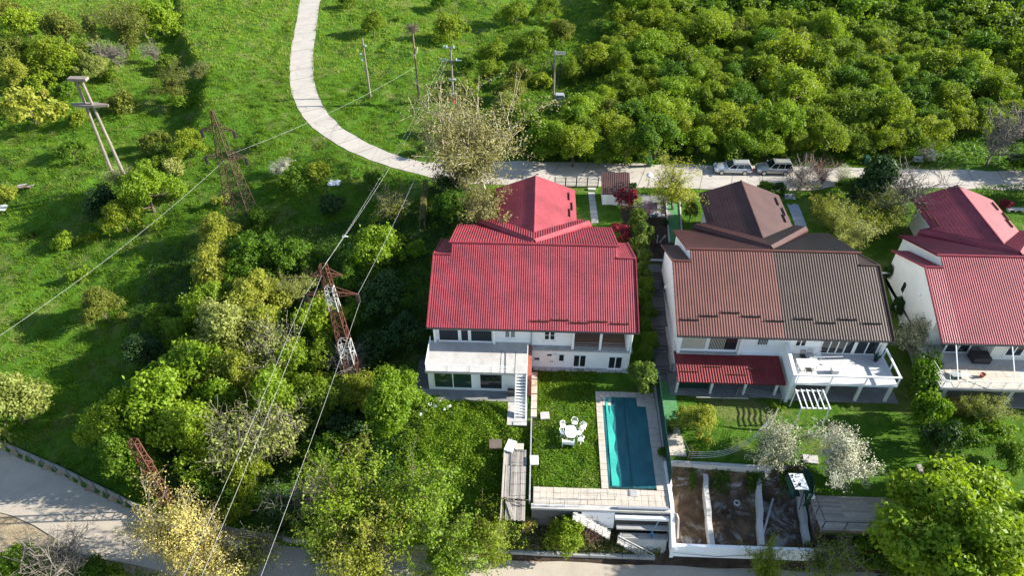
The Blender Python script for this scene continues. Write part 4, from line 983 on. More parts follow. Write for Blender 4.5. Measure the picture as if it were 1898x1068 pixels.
MB().box(-.35, .35, -.15, .15, 0, 1.5).build('body', M['midc'], t, local=True); MB().box(-.33, .33, -.17, -.152, .1, 1.42).build('door', M['steel'], t, local=True)
p = at(1490, 300, 0); t = thing('flower_barrel', 'brown planter barrel beside the second parked car', 'planter', p)
MB().lathe([(.32, 0), (.42, .5), (.4, 1.0), (.44, 1.05)], (0, 0, 0), 12).build('barrel', M['rustgrey'], t, local=True); MB().lathe([(.38, 1.02), (.3, 1.16), (.05, 1.2)], (0, 0, 0), 10).build('soil', M['tile_brown'], t, local=True)
p = at(1700, 303, 0); t = thing('street_bench', 'grey box bench under the white blossom tree by the street', 'bench', p)
MB().box(-.6, .6, -.25, .25, .4, .5).build('seat', M['steel'], t, local=True); MB().box(-.6, .6, .26, .32, .5, .95).build('backrest', M['steel'], t, local=True)
for sx_ in (-.5, .5): MB().box(sx_ - .05, sx_ + .05, -.2, .2, 0, .4).build('leg', M['dark'], t, local=True)
p = at(1880, 393, -.1); t = thing('stone_bench', 'carved white stone bench on the lawn right of the red wing', 'bench', p)
MB().box(-1.0, 1.0, -.25, .25, .38, .5).build('seat', M['palec'], t, local=True)
for sx_ in (-.8, 0, .8): MB().box(sx_ - .12, sx_ + .12, -.2, .2, -.1, .38).build('leg', M['palec'], t, local=True)

# ================================================================== parked cars
def car(px, py, label, paint, ln, ht, suv):
    p = at(px, py, .05); p.z = .06
    t = thing('parked_car', label, 'car', p, 'cars parked along the street', R(180))
    L = ln / 2; wd = .88
    xs = np.linspace(-L, L, 25)                      # +x is the front of the car (turned to face left)
    def top(x):
        f = (x + L) / ln
        return float(np.interp(f, [0, .02, .06, .62, .70, .9, .97, 1], [.62, .8, .93, .93, .93, .80, .68, .52])) * (1.08 if suv else 1)
    def wid(x):
        f = (x + L) / ln; return wd * float(np.interp(f, [0, .05, .2, .8, .93, 1], [.82, .95, 1, 1, .93, .72]))
    ring = []
    for x in xs:
        w, h = wid(x), top(x); z0 = .24 if abs(x) < L - .1 else .34
        ring.append([(x, -w * .93, z0), (x, -w, .42), (x, -w, .66 * h / .93), (x, -w * .93, h - .04), (x, -w * .8, h), (x, 0, h + .02), (x, w * .8, h), (x, w * .93, h - .04), (x, w, .66 * h / .93), (x, w, .42), (x, w * .93, z0)])
    n = 11; mb = MB(); vs = [v for r_2 in ring for v in r_2]
    fs = [(i * n + j, i * n + (j + 1) % n, (i + 1) * n + (j + 1) % n, (i + 1) * n + j) for i in range(24) for j in range(n)] + [tuple(range(n)), tuple(range(24 * n + n - 1, 24 * n - 1, -1))]
    mb.add(vs, [f[::-1] for f in fs]); body = mb.build('body', paint, t, True, local=True)
    b0 = top(0) - .01; H = ht
    # cabin: (x at belt, x at roof)
    cb = [(-L + .10, -L + .38), (L * .30, L * .02)] if not suv else [(-L + .08, -L + .3), (L * .36, L * .08)]
    wb_, wr = wd * .90, wd * .68
    rt = MB(); rt.hexa([(cb[0][1], -wr, H - .05), (cb[1][1], -wr, H - .05), (cb[1][1], wr, H - .05), (cb[0][1], wr, H - .05)], [(cb[0][1] + .15, -wr * .8, H), (cb[1][1] - .25, -wr * .8, H), (cb[1][1] - .25, wr * .8, H), (cb[0][1] + .15, wr * .8, H)]); rt.build('roof_panel', paint, t, local=True)
    gl = MB(); gl.hexa([(cb[0][0], -wb_, b0), (cb[1][0], -wb_, b0), (cb[1][0], wb_, b0), (cb[0][0], wb_, b0)], [(cb[0][1], -wr, H - .052), (cb[1][1], -wr, H - .052), (cb[1][1], wr, H - .052), (cb[0][1], wr, H - .052)]); gl.build('window_glass', M['carglass'], t, local=True)
    for s_ in (-1, 1):
        pm = MB()
        for fr in (0, .36, .68, 1):
            xb = cb[0][0] + (cb[1][0] - cb[0][0]) * fr; xr = cb[0][1] + (cb[1][1] - cb[0][1]) * fr; pm.bar((xb, s_ * (wb_ + .012), b0), (xr, s_ * (wr + .012), H - .05), .075 if fr in (0, 1) else .05, .03)
        pm.bar((cb[0][1], s_ * (wr + .012), H - .05), (cb[1][1], s_ * (wr + .012), H - .05), .07, .04)
        pm.build('window_pillars', paint, t, local=True)
        for x in (-L * .60, L * .62):
            wmb = MB(); wmb.bar((x, s_ * .62, .33), (x, s_ * .90, .33), .66, None, 0, 18); wh = wmb.build('wheel', M['black'], t, local=True)
            rm = MB(); rm.bar((x, s_ * .895, .33), (x, s_ * .915, .33), .42, None, 0, 14); rm.build('rim', M['carsilver'], wh, local=True)
        hb = MB(); hb.hexa([(L * .86, s_ * .74 - .16, .60), (L * .985, s_ * .60 - .14, .54), (L * .985, s_ * .60 + .14, .54), (L * .86, s_ * .74 + .14, .60)], [(L * .84, s_ * .72 - .16, .80), (L * .96, s_ * .58 - .14, .70), (L * .96, s_ * .58 + .14, .70), (L * .84, s_ * .72 + .16, .80)]); hb.build('headlight', M['headlight'], t, local=True)
        MB().box(-L - .01, -L + .16, s_ * .72 - .1, s_ * .72 + .1, .66, .9).build('tail_light', M['tail'], t, local=True)
        MB().box(L * .28, L * .33, s_ * 1.0 - .11, s_ * 1.0 + .11, b0, b0 + .14).build('wing_mirror', paint, t, local=True)
    for s_ in (-1, 1): MB().bar((cb[0][1] + .1, s_ * wr * .86, H + .03), (cb[1][1] - .2, s_ * wr * .86, H + .03), .04).build('roof_rail', M['dark'], t, local=True)
    MB().box(L - .03, L + .012, -.42, .42, .4, .56).build('grille', M['dark'], t, local=True)
car(1356, 318, 'silver estate car parked on the street with its bonnet to the left', M['carsilver'], 4.75, 1.48, False)
car(1432, 319, 'pale champagne car parked behind the bare branches of a street tree', M['carbeige'], 4.4, 1.66, True)

# ================================================================== yard of the middle house
y2 = H2.x
for k in range(4): pass
yw = thing('pit_edge_wall', 'pale stone strip along the lower edge of the middle garden', 'wall', (27, -10, -3.3))
a, b = at(1243, 857, -3.2), at(1430, 868, -3.2)
for k in range(14):
    p = a.lerp(b, k / 14); q2 = a.lerp(b, (k + .97) / 14); MB().hexa([(p.x, p.y - .16, -3.8), (q2.x, q2.y - .16, -3.8), (q2.x, q2.y + .16, -3.8), (p.x, p.y + .16, -3.8)], [(p.x, p.y - .16, -3.12), (q2.x, q2.y - .16, -3.12), (q2.x, q2.y + .16, -3.12), (p.x, p.y + .16, -3.12)]).build('coping_stone', M['palec'], yw)
for (ax, ay), (bx, by), lab in (((1306, 868), (1320, 1010), 'narrow concrete wall dividing the first and second dirt pits'), ((1407, 870), (1412, 1010), 'narrow concrete wall dividing the second and third dirt pits'), ((1485, 905), (1497, 1002), 'crumbling concrete wall at the right end of the dirt pits')):
    a, b = at(ax, ay, -4.0), at(bx, by, -4.9); t = thing('pit_wall', lab, 'wall', ((a.x + b.x) / 2, (a.y + b.y) / 2, -5.4), 'concrete walls between the dirt pits')
    mb = MB(); m_ = 7
    for k in range(m_):
        p = a.lerp(b, k / m_); q2 = a.lerp(b, (k + 1) / m_); j = .05 * math.sin(k * 2.1); j2 = .05 * math.sin((k + 1) * 2.1)
        mb.hexa([(q2.x - .2 + j2, q2.y, -6.2), (q2.x + .2 + j2, q2.y, -6.2), (p.x + .2 + j, p.y, -6.2), (p.x - .2 + j, p.y, -6.2)], [(q2.x - .2 + j2, q2.y, q2.z), (q2.x + .2 + j2, q2.y, q2.z), (p.x + .2 + j, p.y, p.z), (p.x - .2 + j, p.y, p.z)])
    mb.build('wall', M['palec'], t)
ww = thing('retaining_wall', 'long white sloping retaining wall between dirt pits and the lower road', 'wall', (28, -17, -7))
for k in range(10):
    x0 = 21.45 + k * 1.36; MB().prism([(-17.32, -7.2), (-16.7, -7.2), (-16.7, -4.85), (-16.95, -4.85)], 0, x0 + .006, x0 + 1.354).build('panel', M['white'], ww)
MB().path([(21.6 + k * .9, -17.21 + .012 * k % 2, -5.9 + .5 * (abs((k % 8) - 4) / 4)) for k in range(10)], .035, 5).build('cable', M['dark'], ww)
pp = thing('drain_pipe', 'grey plastic pipe lying down into the third dirt pit', 'pipe', at(1420, 960, -5.3))
a, b = at(1433, 925, -4.8), at(1408, 1012, -5.3); MB().bar(a, b, .2, None, 0, 8).build('pipe', M['steel'], pp); MB().bar(a, a + (a - b).normalized() * .12, .26, None, 0, 8).build('socket', M['dark'], pp)
p = at(1365, 935, -5.4)
t = thing('concrete_ring', 'small pale concrete ring lying in the second dirt pit', 'ring', p)
mb = MB(); mb.lathe([(.16, 0), (.28, 0), (.28, .22), (.16, .22), (.15, .02)], (0, 0, 0), 14); mb.build('ring', M['palec'], t, local=True)
# garden swing with printed canopy
p = at(1480, 893, -1.6); p.z = -3.9
t = thing('garden_swing', 'garden swing with white printed canopy and green side cloths at the pit edge', 'swing', p)
cv_ = [(-.62, .72), (.5, .72), (.68, -.72), (-.4, -.72)]
mb = MB(); mb.hexa([(cv_[3][0], cv_[3][1], 2.2), (cv_[2][0], cv_[2][1], 2.2), (cv_[1][0], cv_[1][1], 2.3), (cv_[0][0], cv_[0][1], 2.3)], [(cv_[3][0], cv_[3][1], 2.26), (cv_[2][0], cv_[2][1], 2.26), (cv_[1][0], cv_[1][1], 2.36), (cv_[0][0], cv_[0][1], 2.36)]); cn = mb.build('canopy', M['plastic'], t, local=True)
mk = MB()
for k in range(6):
    u_ = -.48 + k * .035; v_ = .52 - k * .2; s_ = .09 if k else .16; zz = 2.285 + (v_ + .72) / 1.44 * .1
    mk.box(u_, u_ + s_, v_ - s_ * .6, v_ + s_ * .4, zz - .01, zz + .018)
mk.box(-.12, .1, -.45, -.28, 2.30, 2.325); mk.box(-.04, .14, -.3, -.12, 2.31, 2.335)
mk.build('print', M['dark'], cn, local=True)
for sx_ in (-1, 1): MB().hexa([(sx_ * .62 - .05 + .1, -.85, 1.45), (sx_ * .62 + .05 + .1, -.85, 1.45), (sx_ * .62 + .02, .85, 1.45), (sx_ * .62 - .06, .85, 1.45)], [(sx_ * .6 - .05 + .1, -.75, 2.15), (sx_ * .6 + .05 + .1, -.75, 2.15), (sx_ * .6 + .02, .75, 2.25), (sx_ * .6 - .06, .75, 2.25)]).build('side_cloth', M['mesh_green'], t, local=True)
MB().box(-.5, .5, -.3, .3, .55, .66).build('seat', M['mesh_green'], t, local=True)
for sx_ in (-.55, .6):
    for sy_ in (-.8, .8): MB().bar((sx_, sy_, -.6), (sx_, sy_ * .2, 2.2), .05).build('leg', M['dark'], t, local=True)
gs = thing('green_tarpaulin', 'dark green tarpaulin standing right of the garden swing', 'tarpaulin', at(1500, 895, -3.2))
q = [at(1490, 862, -1.9), at(1508, 885, -1.9), at(1508, 915, -2.0), at(1497, 920, -2.0)]
mb = MB()
for a, b in zip(q[:-1], q[1:]): mb.hexa([(a.x, a.y, -3.6), (a.x + .05, a.y, -3.6), (b.x + .05, b.y, -3.6), (b.x, b.y, -3.6)][::-1], [(a.x, a.y, a.z), (a.x + .05, a.y, a.z), (b.x + .05, b.y, b.z), (b.x, b.y, b.z)][::-1])
mb.build('cloth', M['mesh_green'], gs)
p = at(1503, 851, -3.1); slab_thing('concrete_slab', 'white concrete slab between the two blossoming trees', 'slab', (p.x, p.y, -3.2), 1.3, .9, .1, R(-6), M['palec'])
slab_thing('foam_block', 'white block at the upper left corner of the plank deck', 'block', at(1503, 922, -3.0), .5, .4, .25, R(10), M['plastic'])
# plank deck with thin railing
dk = thing('plank_deck', 'grey plank deck with thin dark railing at the lawn edge', 'deck', (37, -14.4, -3.2))
for k in range(17):
    y0 = -16.05 + k * .185; xl = 33.15 + (k / 16) * -.15
    for x0, x1 in ((xl, xl + 2.3), (xl + 2.31, xl + 4.6), (xl + 4.61, xl + 7.4)):
        box_part('plank', M['deckwood2'], dk, x0, x1, y0, y0 + .172, -3.18, -3.125 + random.uniform(-.01, .01))
MB().box(33.2, 40.4, -16.04, -15.9, -3.6, -3.19).build('beam', M['oldwood'], dk)
for xx in (33.6, 36, 38.5): MB().bar((xx, -15.9, -6.2), (xx, -15.9, -3.2), .16).build('post', M['oldwood'], dk)
railing(dk, [(33.1, -13.2), (33.25, -15.95), (40.3, -15.95)], -3.12, 1.0, 0, M['dark'], .05, .045, 1.75)
# pergola
a, b, c, d = at(1475, 725, -1.0), at(1525, 725, -1.0), at(1538, 758, -1.0), at(1486, 757, -1.0)
pg = thing('pergola', 'small white pergola frame on the lawn in front of the terrace', 'pergola', ((a.x + c.x) / 2, (a.y + c.y) / 2, -3.2))
for v in (a, b, c, d): MB().bar((v.x, v.y, -3.3), (v.x, v.y, -1.06), .09).build('post', M['paint'], pg)
for v, w in ((a, b), (d, c)): MB().bar((v.x - .1, v.y, -1.0), (w.x + .1, w.y, -1.0), .1).build('beam', M['paint'], pg)
for k in range(6):
    v = a.lerp(b, k / 5); w = d.lerp(c, k / 5); e = (w - v).normalized() * .15; MB().bar(v - e + Vector((0, 0, .09)), w + e + Vector((0, 0, .09)), .085, .07).build('rafter', M['paint'], pg)
# clothes line: hoop of wires from the post to the leaning trunk
cl = thing('clothes_line', 'curved bundle of grey wires strung from garden post to leaning trunk', 'clothes line', at(1278, 845, -2.5))
a, b = at(1279, 838, -2.2), at(1432, 770, -1.4)
for k in range(4):
    pts = []
    for i in range(13):
        f = i / 12; v = a.lerp(b, f); v = v + Vector((.3 * math.sin(math.pi * f) + .0, -1.1 * math.sin(math.pi * f) - .13 * k * (1 - .6 * f), -.35 * math.sin(math.pi * f) - .10 * k)); pts.append(v)
    MB().path(pts, .035, 5).build('wire', M['steel'], cl)
MB().bar((a.x, a.y, -3.3), (a.x, a.y, -2.1), .1).build('post', M['oldwood'], cl)
MB().path([a, at(1272, 825, -2.2), at(1268, 815, -2.3)], .035, 5).build('stay', M['steel'], cl)
wf = thing('rail_frame', 'low wooden rail frame in front of the porch of the brown house', 'railing', at(1340, 745, -3.2))
a, b = at(1290, 737, -2.6), at(1388, 739, -2.6); MB().bar(a, b, .07).build('rail', M['palec'], wf)
for k in (0, .5, 1): v = a.lerp(b, k); MB().bar((v.x, v.y, -3.3), (v.x, v.y, -2.4), .07).build('post', M['oldwood'], wf)
dl = thing('drying_rack', 'thin slanted drying lines in front of the porch beside the terrace', 'drying rack', at(1410, 735, -3.2))
for k in range(3): MB().bar(at(1368, 718 + k * 4, -2.2), at(1450, 732 + k * 4, -2.2), .03).build('line', M['steel'], dl)
for v in (at(1368, 722, -2.2), at(1450, 737, -2.2)): MB().bar((v.x, v.y, -3.3), (v.x, v.y, -2.1), .05).build('post', M['steel'], dl)
# terrace furniture
zt = -.32
p = at(1497, 673, .3); p.z = zt
t = thing('terrace_table', 'white table with bench on the white tiled terrace', 'table', p)
MB().box(-.95, .95, -.45, .45, .66, .72).build('tabletop', M['plastic'], t, local=True)
for sx_ in (-.8, .8):
    for sy_ in (-.35, .35): MB().bar((sx_, sy_, 0), (sx_, sy_, .66), .05).build('leg', M['plastic'], t, local=True)
def metal_chair(px, py, label, mat, rot):
    p = at(px, py, 0.1); p.z = zt
    t = thing('terrace_chair', label, 'chair', p, None, rot)
    MB().box(-.25, .25, -.25, .25, .42, .46).build('seat', mat, t, local=True)
    b = MB()
    for k in range(5): b.bar((-.22 + k * .11, .25, .46), (-.22 + k * .11, .32, .92), .03)
    b.bar((-.25, .32, .92), (.25, .32, .92), .04); b.build('backrest', mat, t, local=True)
    for sx_ in (-.23, .23):
        for sy_ in (-.23, .23): MB().bar((sx_, sy_, 0), (sx_, sy_, .42), .035).build('leg', mat, t, local=True)
metal_chair(1488, 661, 'dark chair between the terrace wall and white table', M['dark'], 0); metal_chair(1502, 658, 'grey wire chair against the terrace back wall', M['steel'], 0)
metal_chair(1517, 659, 'white chair by the sliding glass doors of the terrace', M['plastic'], 0); metal_chair(1499, 686, 'black stool in front of the white terrace table', M['dark'], R(180))
p = at(1549, 684, .2); p.z = zt; t = thing('terrace_box', 'small grey lidded box in the middle of the white terrace', 'box', p); MB().box(-.3, .3, -.25, .25, 0, .5).build('body', M['steel'], t, local=True); MB().box(-.33, .33, -.28, .28, .502, .56).build('lid', M['plastic'], t, local=True)
p = at(1625, 664, .1); p.z = zt; t = thing('potted_plant', 'dark potted plant in the right back corner of the white terrace', 'plant', p); MB().lathe([(.16, 0), (.22, .35), (.18, .36)], (0, 0, 0), 10).build('pot', M['dark'], t, local=True)
mb = MB()
for k in range(24):
    a_ = random.uniform(0, 6.28); mb.bar((0, 0, .3), (.35 * math.cos(a_), .35 * math.sin(a_), random.uniform(.5, .95)), .09, .02)
mb.build('foliage', M['mesh_green'], t, local=True)
p = at(1821, 696, -.1); p.z = zt; t = thing('flower_pot', 'terracotta flower pot on the terrace of the right house', 'flower pot', p); MB().lathe([(.15, 0), (.23, .38), (.25, .4), (.2, .38), (.18, .3)], (0, 0, 0), 12).build('pot', M['brick'], t, local=True)
t = thing('drying_rack', 'tangle of green and white drying racks at the terrace corner of the right house', 'drying rack', Vector((at(1775, 700, -.2).x, at(1775, 700, -.2).y, zt)))
for k in range(7): MB().bar((-.9, -.5 + k * .15, .8 - .05 * k), (.8, -.55 + k * .16, .85 - .08 * k), .03).build('bar', M['paint'], t, local=True)
MB().hexa([(-.6, -.1, .1), (.2, -.2, .1), (.3, .5, .1), (-.5, .6, .1)], [(-.6, -.1, .16), (.2, -.2, .3), (.3, .5, .5), (-.5, .6, .3)]).build('cloth', M['mesh_green'], t, local=True)
for sx_ in (-.8, .7): MB().bar((sx_, -.5, 0), (sx_, .4, .8), .035).build('leg', M['paint'], t, local=True)
p = at(1748, 884, -2.6); p.z = -3.25
t = thing('kettle_barbecue', 'black barbecue with a white lid beside the big maple', 'barbecue', p)
MB().lathe([(.1, .45), (.34, .6), (.4, .82), (.4, .86)], (0, 0, 0), 14).build('bowl', M['dark'], t, local=True); MB().lathe([(.41, .862), (.34, 1.02), (.1, 1.1)], (0, 0, 0), 14).build('lid', M['plastic'], t, local=True)
for k in range(3): MB().bar((.2 * math.cos(k * 2.1), .2 * math.sin(k * 2.1), .6), (.4 * math.cos(k * 2.1), .4 * math.sin(k * 2.1), 0), .04).build('leg', M['dark'], t, local=True)
slab_thing('wooden_pallet', 'grey wooden pallet lying left of the black barbecue', 'pallet', at(1715, 870, -3.1), 1.4, .9, .12, R(5), M['deckwood2'])
p = on_terrain(620, 340)
t = thing('plastic_sheet', 'crumpled white plastic sheet lying in the grass below the bend', 'sheet', p)
mb = MB(); g_ = 9; vs = []
for i in range(g_):
    for j in range(g_):
        u_, v_ = (i - 4) / 4, (j - 4) / 4; k = 1 - .25 * random.random(); vs.append((u_ * .85 * k, v_ * .75 * k, .1 + .35 * random.random() * (1.2 - max(abs(u_), abs(v_)))))
mb.add(vs, [(i * g_ + j, (i + 1) * g_ + j, (i + 1) * g_ + j + 1, i * g_ + j + 1) for i in range(g_ - 1) for j in range(g_ - 1)]); mb.build('sheet', M['plastic'], t, local=True)
p = on_terrain(43, 350); t = thing('scrap_pile', 'small pile of brown planks and rubbish on the left meadow', 'rubbish', p)
for k in range(7): MB().bar((random.uniform(-1.2, .4), random.uniform(-.5, .3), .1 + .05 * k), (random.uniform(.2, 1.4), random.uniform(-.3, .6), .1 + .06 * k), .18, .05).build('board', M['tile_brown'] if k % 2 else M['palec'], t, local=True)
p = on_terrain(2, 385); t = thing('white_panel_stack', 'white slatted panels lying at the left edge of the meadow', 'panels', p)
for k in range(4): MB().box(-1.2, 1.0, -.9 + k * .5, -.55 + k * .5, .1, .2).build('panel', M['plastic'], t, local=True)
bags = ((798, 752), (806, 757), (790, 765), (815, 748), (781, 772), (824, 762), (833, 757))
for i, (px, py) in enumerate(bags):
    p = on_terrain(px, py); t = thing('plastic_scrap', 'small scrap of white plastic litter in the weeds below the garden room', 'litter', p, 'white plastic litter in the weedy garden')
    mb = MB(); n_ = 7; vs = [(0, 0, .32)] + [(.15 * (1 + .6 * random.random()) * math.cos(6.28 * k / n_), .15 * (1 + .6 * random.random()) * math.sin(6.28 * k / n_), .15 + .25 * random.random()) for k in range(n_)]
    mb.add(vs, [(0, 1 + k, 1 + (k + 1) % n_) for k in range(n_)]); mb.build('scrap', M['plastic'], t, local=True)

# ================================================================== utility poles, pylons, wires
def pole_frame(px, py, top_py, name, label, cat='utility pole'):
    p = on_terrain(px, py); h_ = height_to(p, top_py); t = thing(name, label, cat, p); return t, p, h_
def insulator(parent, a, n=4, r=.1, l=.14, mat=None):
    mb = MB(); a = Vector(a)
    for k in range(n): mb.lathe([(.03, 0), (r, -.02), (r * .7, -.1), (.03, -.1)], a + Vector((0, 0, -l * k)), 8)
    o = mb.build('insulator', mat or M['insul'], parent, local=True); o['kind'] = 'stuff'; return o
t, pA, hA = pole_frame(687, 181, 70, 'utility_pole', 'leftmost thin pale pole on the slope inside the road bend')
MB().bar((0, 0, -.4), (0, 0, hA), .3, None, 0, 10, .2).build('pole', M['pole'], t, local=True)
for zz, sx_ in ((hA - 1.2, .35), (hA - 2.4, -.5), (hA - 3.3, -.45)): MB().bar((0, 0, zz), (sx_, -.1, zz + .1), .09).build('bracket', M['steel'], t, local=True); insulator(t, (sx_, -.1, zz + .25), 2, .14)
MB().path([(-.5, -.1, hA - 2.4), (-.55, -.1, hA - 4), (-.2, -.1, hA - 5.2), (-.12, 0, hA - 6.5)], .06).build('down_cable', M['steel'], t, local=True)
t, pB, hB = pole_frame(777, 190, 58, 'utility_pole', 'tall brown pole topped by a clump of twigs')
MB().bar((0, 0, -.4), (0, 0, hB), .36, None, 0, 10, .22).build('pole', M['poledark'], t, local=True)
MB().path([(-.5, -.1, hB - 3.2), (-.2, -.2, hB - 3.4), (.3, -.1, hB - 3.0), (.5, 0, hB - 2.2)], .16, 6).build('cable_coil', M['stone'], t, local=True)
MB().bar((-.25, -.1, hB - 7.2), (.1, -.16, hB - 7.2), .25, .2).build('pole_band', M['steel'], t, local=True)
nb = thing('bird_nest', 'round dark twig nest on top of the tall brown pole', 'nest', pB + Vector((0, 0, hB)))
mb = MB()
for k in range(170):
    a_ = random.uniform(0, 6.28); q2 = Vector((random.gauss(0, .45), random.gauss(0, .45), random.uniform(0, .9))); d_ = Vector((random.gauss(0, 1), random.gauss(0, 1), random.gauss(0, .6))).normalized() * .35; mb.bar(q2 - d_, q2 + d_, .045, None, 0, 3)
o = mb.build('twigs', M['bark'], nb, local=True); o['kind'] = 'stuff'
t, pC, hC = pole_frame(841, 192, 86, 'utility_pole', 'pale pole with two cross arms and red paint above the plane tree')
MB().bar((0, 0, -.4), (0, 0, hC), .34, None, 0, 10, .24).build('pole', M['pole'], t, local=True)
for zz, w_ in ((hC - .15, .9), (hC - 2.0, 1.45)):
    MB().bar((-w_, 0, zz), (w_ * (.5 if zz > hC - 1 else 1), 0, zz), .12).build('cross_arm', M['steel'], t, local=True)
    for sx_ in (-w_, -w_ * .6, w_ * .5): insulator(t, (sx_, 0, zz + .3), 3, .12)
for zz in (hC - 5, hC - 7.2): MB().box(-.5, .5, -.25, .2, zz, zz + .25).build('switch_frame', M['steel'], t, local=True)
MB().bar((0, 0, hC - 9.5), (0, 0, hC - 7.8), .37, None, 0, 10).build('painted_band', M['redpaint'], t, local=True); MB().bar((-.75, -.15, hC - 7.9), (0, -.15, hC - 7.9), .12).build('switch_handle', M['redpaint'], t, local=True)
t, pD, hD = pole_frame(1025, 205, 93, 'utility_pole', 'pole carrying a grey transformer at the wood edge')
MB().bar((0, 0, -.4), (0, 0, hD), .34, None, 0, 10, .24).build('pole', M['pole'], t, local=True)
for k in range(3): MB().bar((-.2, -.3 + k * .3, hD - .1 - .3 * k), (1.35, -.3 + k * .3, hD - .1 - .3 * k), .1).build('cross_arm', M['steel'], t, local=True)
for k in range(3): insulator(t, (-.45 + .1 * k, 0, hD - 1.6 - .4 * k), 3, .12, mat=M['insdark']); MB().path([(1.2 - .3 * k, 0, hD - .2), (1.25 - .2 * k, 0, hD - 2.5), (.5, 0, hD - 3.4 - .3 * k), (.6, 0, hD - 6)], .05).build('drop_cable', M['dark'], t, local=True)
tb_ = MB().box(.28, 1.45, -.45, .45, hD - 8.0, hD - 6.4).build('transformer', M['steel'], t, local=True)
for k in range(5): MB().box(1.452, 1.6, -.42 + k * .2, -.34 + k * .2, hD - 7.8, hD - 6.6).build('cooling_fin', M['steel'], tb_, local=True)
# two-legged concrete pole
pL, pR = on_terrain(224, 362), on_terrain(252, 372)
base = (pL + pR) / 2; hF = height_to(base, 148)
t = thing('concrete_portal_pole', 'two legged concrete portal pole without wires on the left meadow', 'pylon', base)
lL, lR = pL - base, pR - base
for l_, sx_ in ((lL, -.32), (lR, .32)):
    tp = Vector((sx_, 0, hF)); MB().bar(Vector((l_.x, l_.y, l_.z - .5)), tp, .44, None, 0, 10, .3).build('leg', M['pole'], t, local=True)
MB().box(-1.05, 1.05, -.38, .38, hF, hF + .3).build('top_beam', M['pole'], t, local=True)
z_ = hF * .80; f_ = .80
MB().prism([(-2.1, -.05), (-.7, -.42), (.7, -.42), (2.3, -.05), (2.3, .05), (.7, .42), (-.7, .42), (-2.1, .05)], 2, z_, z_ + .28).build('cross_arm', M['pole'], t, local=True)

def lattice(name, label, base, h_, wb, wt, n, mat, arms, white=(), bar_w=.06, lean=0.0):
    t = thing(name, label, 'pylon', base); t.rotation_euler = (0, -lean, 0); RL = Matrix.Rotation(-lean, 3, 'Y')
    def wz(f): return wb + (wt - wb) * f
    legs = [MB() for _ in range(4)]; br = MB(); brw = MB()
    cs = ((-1, -1), (1, -1), (1, 1), (-1, 1))
    for i, (sx_, sy_) in enumerate(cs):
        for k in range(n):
            f0, f1 = k / n, (k + 1) / n
            wh = any(a <= (f0 + f1) / 2 <= b for a, b in white)
            a = Vector((sx_ * wz(f0) / 2, sy_ * wz(f0) / 2, h_ * f0 - (.3 if k == 0 else 0))); b = Vector((sx_ * wz(f1) / 2, sy_ * wz(f1) / 2, h_ * f1))
            legs[i].bar(a, b, bar_w * 1.35, None, 1 if wh else 0)
            s2 = cs[(i + 1) % 4]
            c = Vector((s2[0] * wz(f0) / 2, s2[1] * wz(f0) / 2, h_ * f0)); d = Vector((s2[0] * wz(f1) / 2, s2[1] * wz(f1) / 2, h_ * f1))
            tgt = brw if wh else br
            tgt.bar(a if k % 2 else c, d if k % 2 else b, bar_w * .7); tgt.bar(b, d, bar_w * .6)
            if wz(f0) > 1.4: tgt.bar(c if k % 2 else a, b if k % 2 else d, bar_w * .6)
    for m_ in legs:
        m_.build('leg', [mat, M['palec']], t, local=True)
    br.build('bracing', mat, t, local=True)['kind'] = 'stuff'
    if brw.v:
        o = brw.build('bracing', M['palec'], t, local=True); o['kind'] = 'stuff'; o['label'] = 'white painted bracing band'
    ends = []
    for z0, x0, x1, ins in arms:
        for sg, xe in ((-1, x0), (1, x1)):
            if abs(xe) < .05: continue
            w_ = wz(z0 / h_) / 2; am = MB(); tip = Vector((sg * abs(xe), 0, z0))
            for sy_ in (-1, 1):
                am.bar((sg * w_, sy_ * w_, z0), tip, bar_w); am.bar((sg * w_, sy_ * w_, z0 + .55), tip, bar_w)
                for q_ in (.33, .66):
                    p0 = Vector((sg * w_, sy_ * w_, z0)).lerp(tip, q_); p1 = Vector((sg * w_, sy_ * w_, z0 + .55)).lerp(tip, q_); am.bar(p0, p1, bar_w * .7)
            for q_ in (.2, .5, .8): am.bar(Vector((sg * w_, -w_, z0)).lerp(tip, q_), Vector((sg * w_, w_, z0)).lerp(tip, q_), bar_w * .7)
            o = am.build('cross_arm', mat, t, local=True); o['kind'] = 'stuff'
            if ins:
                for dx in (0, .18): insulator(t, (tip.x - sg * dx, 0, z0 - .1), 6, .12, .15, M['insdark'] if ins == 1 else M['insul'])
            ends.append(base + RL @ tip)
    return t, ends
b2 = on_terrain(455, 415); h2_ = height_to(b2, 205)
zt_ = lambda b, py: height_to(b, py)
_, e2 = lattice('lattice_pylon', 'tall brown rusty lattice pylon in the meadow left of the road bend', b2, h2_, 3.0, .25, 12, M['rustgrey'], [(zt_(b2, 241), -1.9, 1.9, 1), (zt_(b2, 291), -2.4, 2.4, 1)])
b3 = on_terrain(662, 722); h3_ = height_to(b3, 492)
_, e3 = lattice('lattice_pylon', 'narrow red and white lattice pylon among trees left of the red house', b3, h3_, 1.35, .55, 19, M['rust'], [(zt_(b3, 511), -1.35, 1.45, 0), (zt_(b3, 546), -2.3, 2.4, 1)], ((.28, .42), (.70, .82)), lean=R(2.4))
MB().lathe([(.06, 0), (.14, .3), (.05, .6)], (0, 0, 0), 8)
b4 = on_terrain(318, 945); h4_ = height_to(b4, 818)
_, e4 = lattice('lattice_pylon', 'short rusty lattice pylon rising from trees beside the lower road', b4, h4_, .8, .5, 13, M['rust'], [(zt_(b4, 856), -.75, .75, 0)])
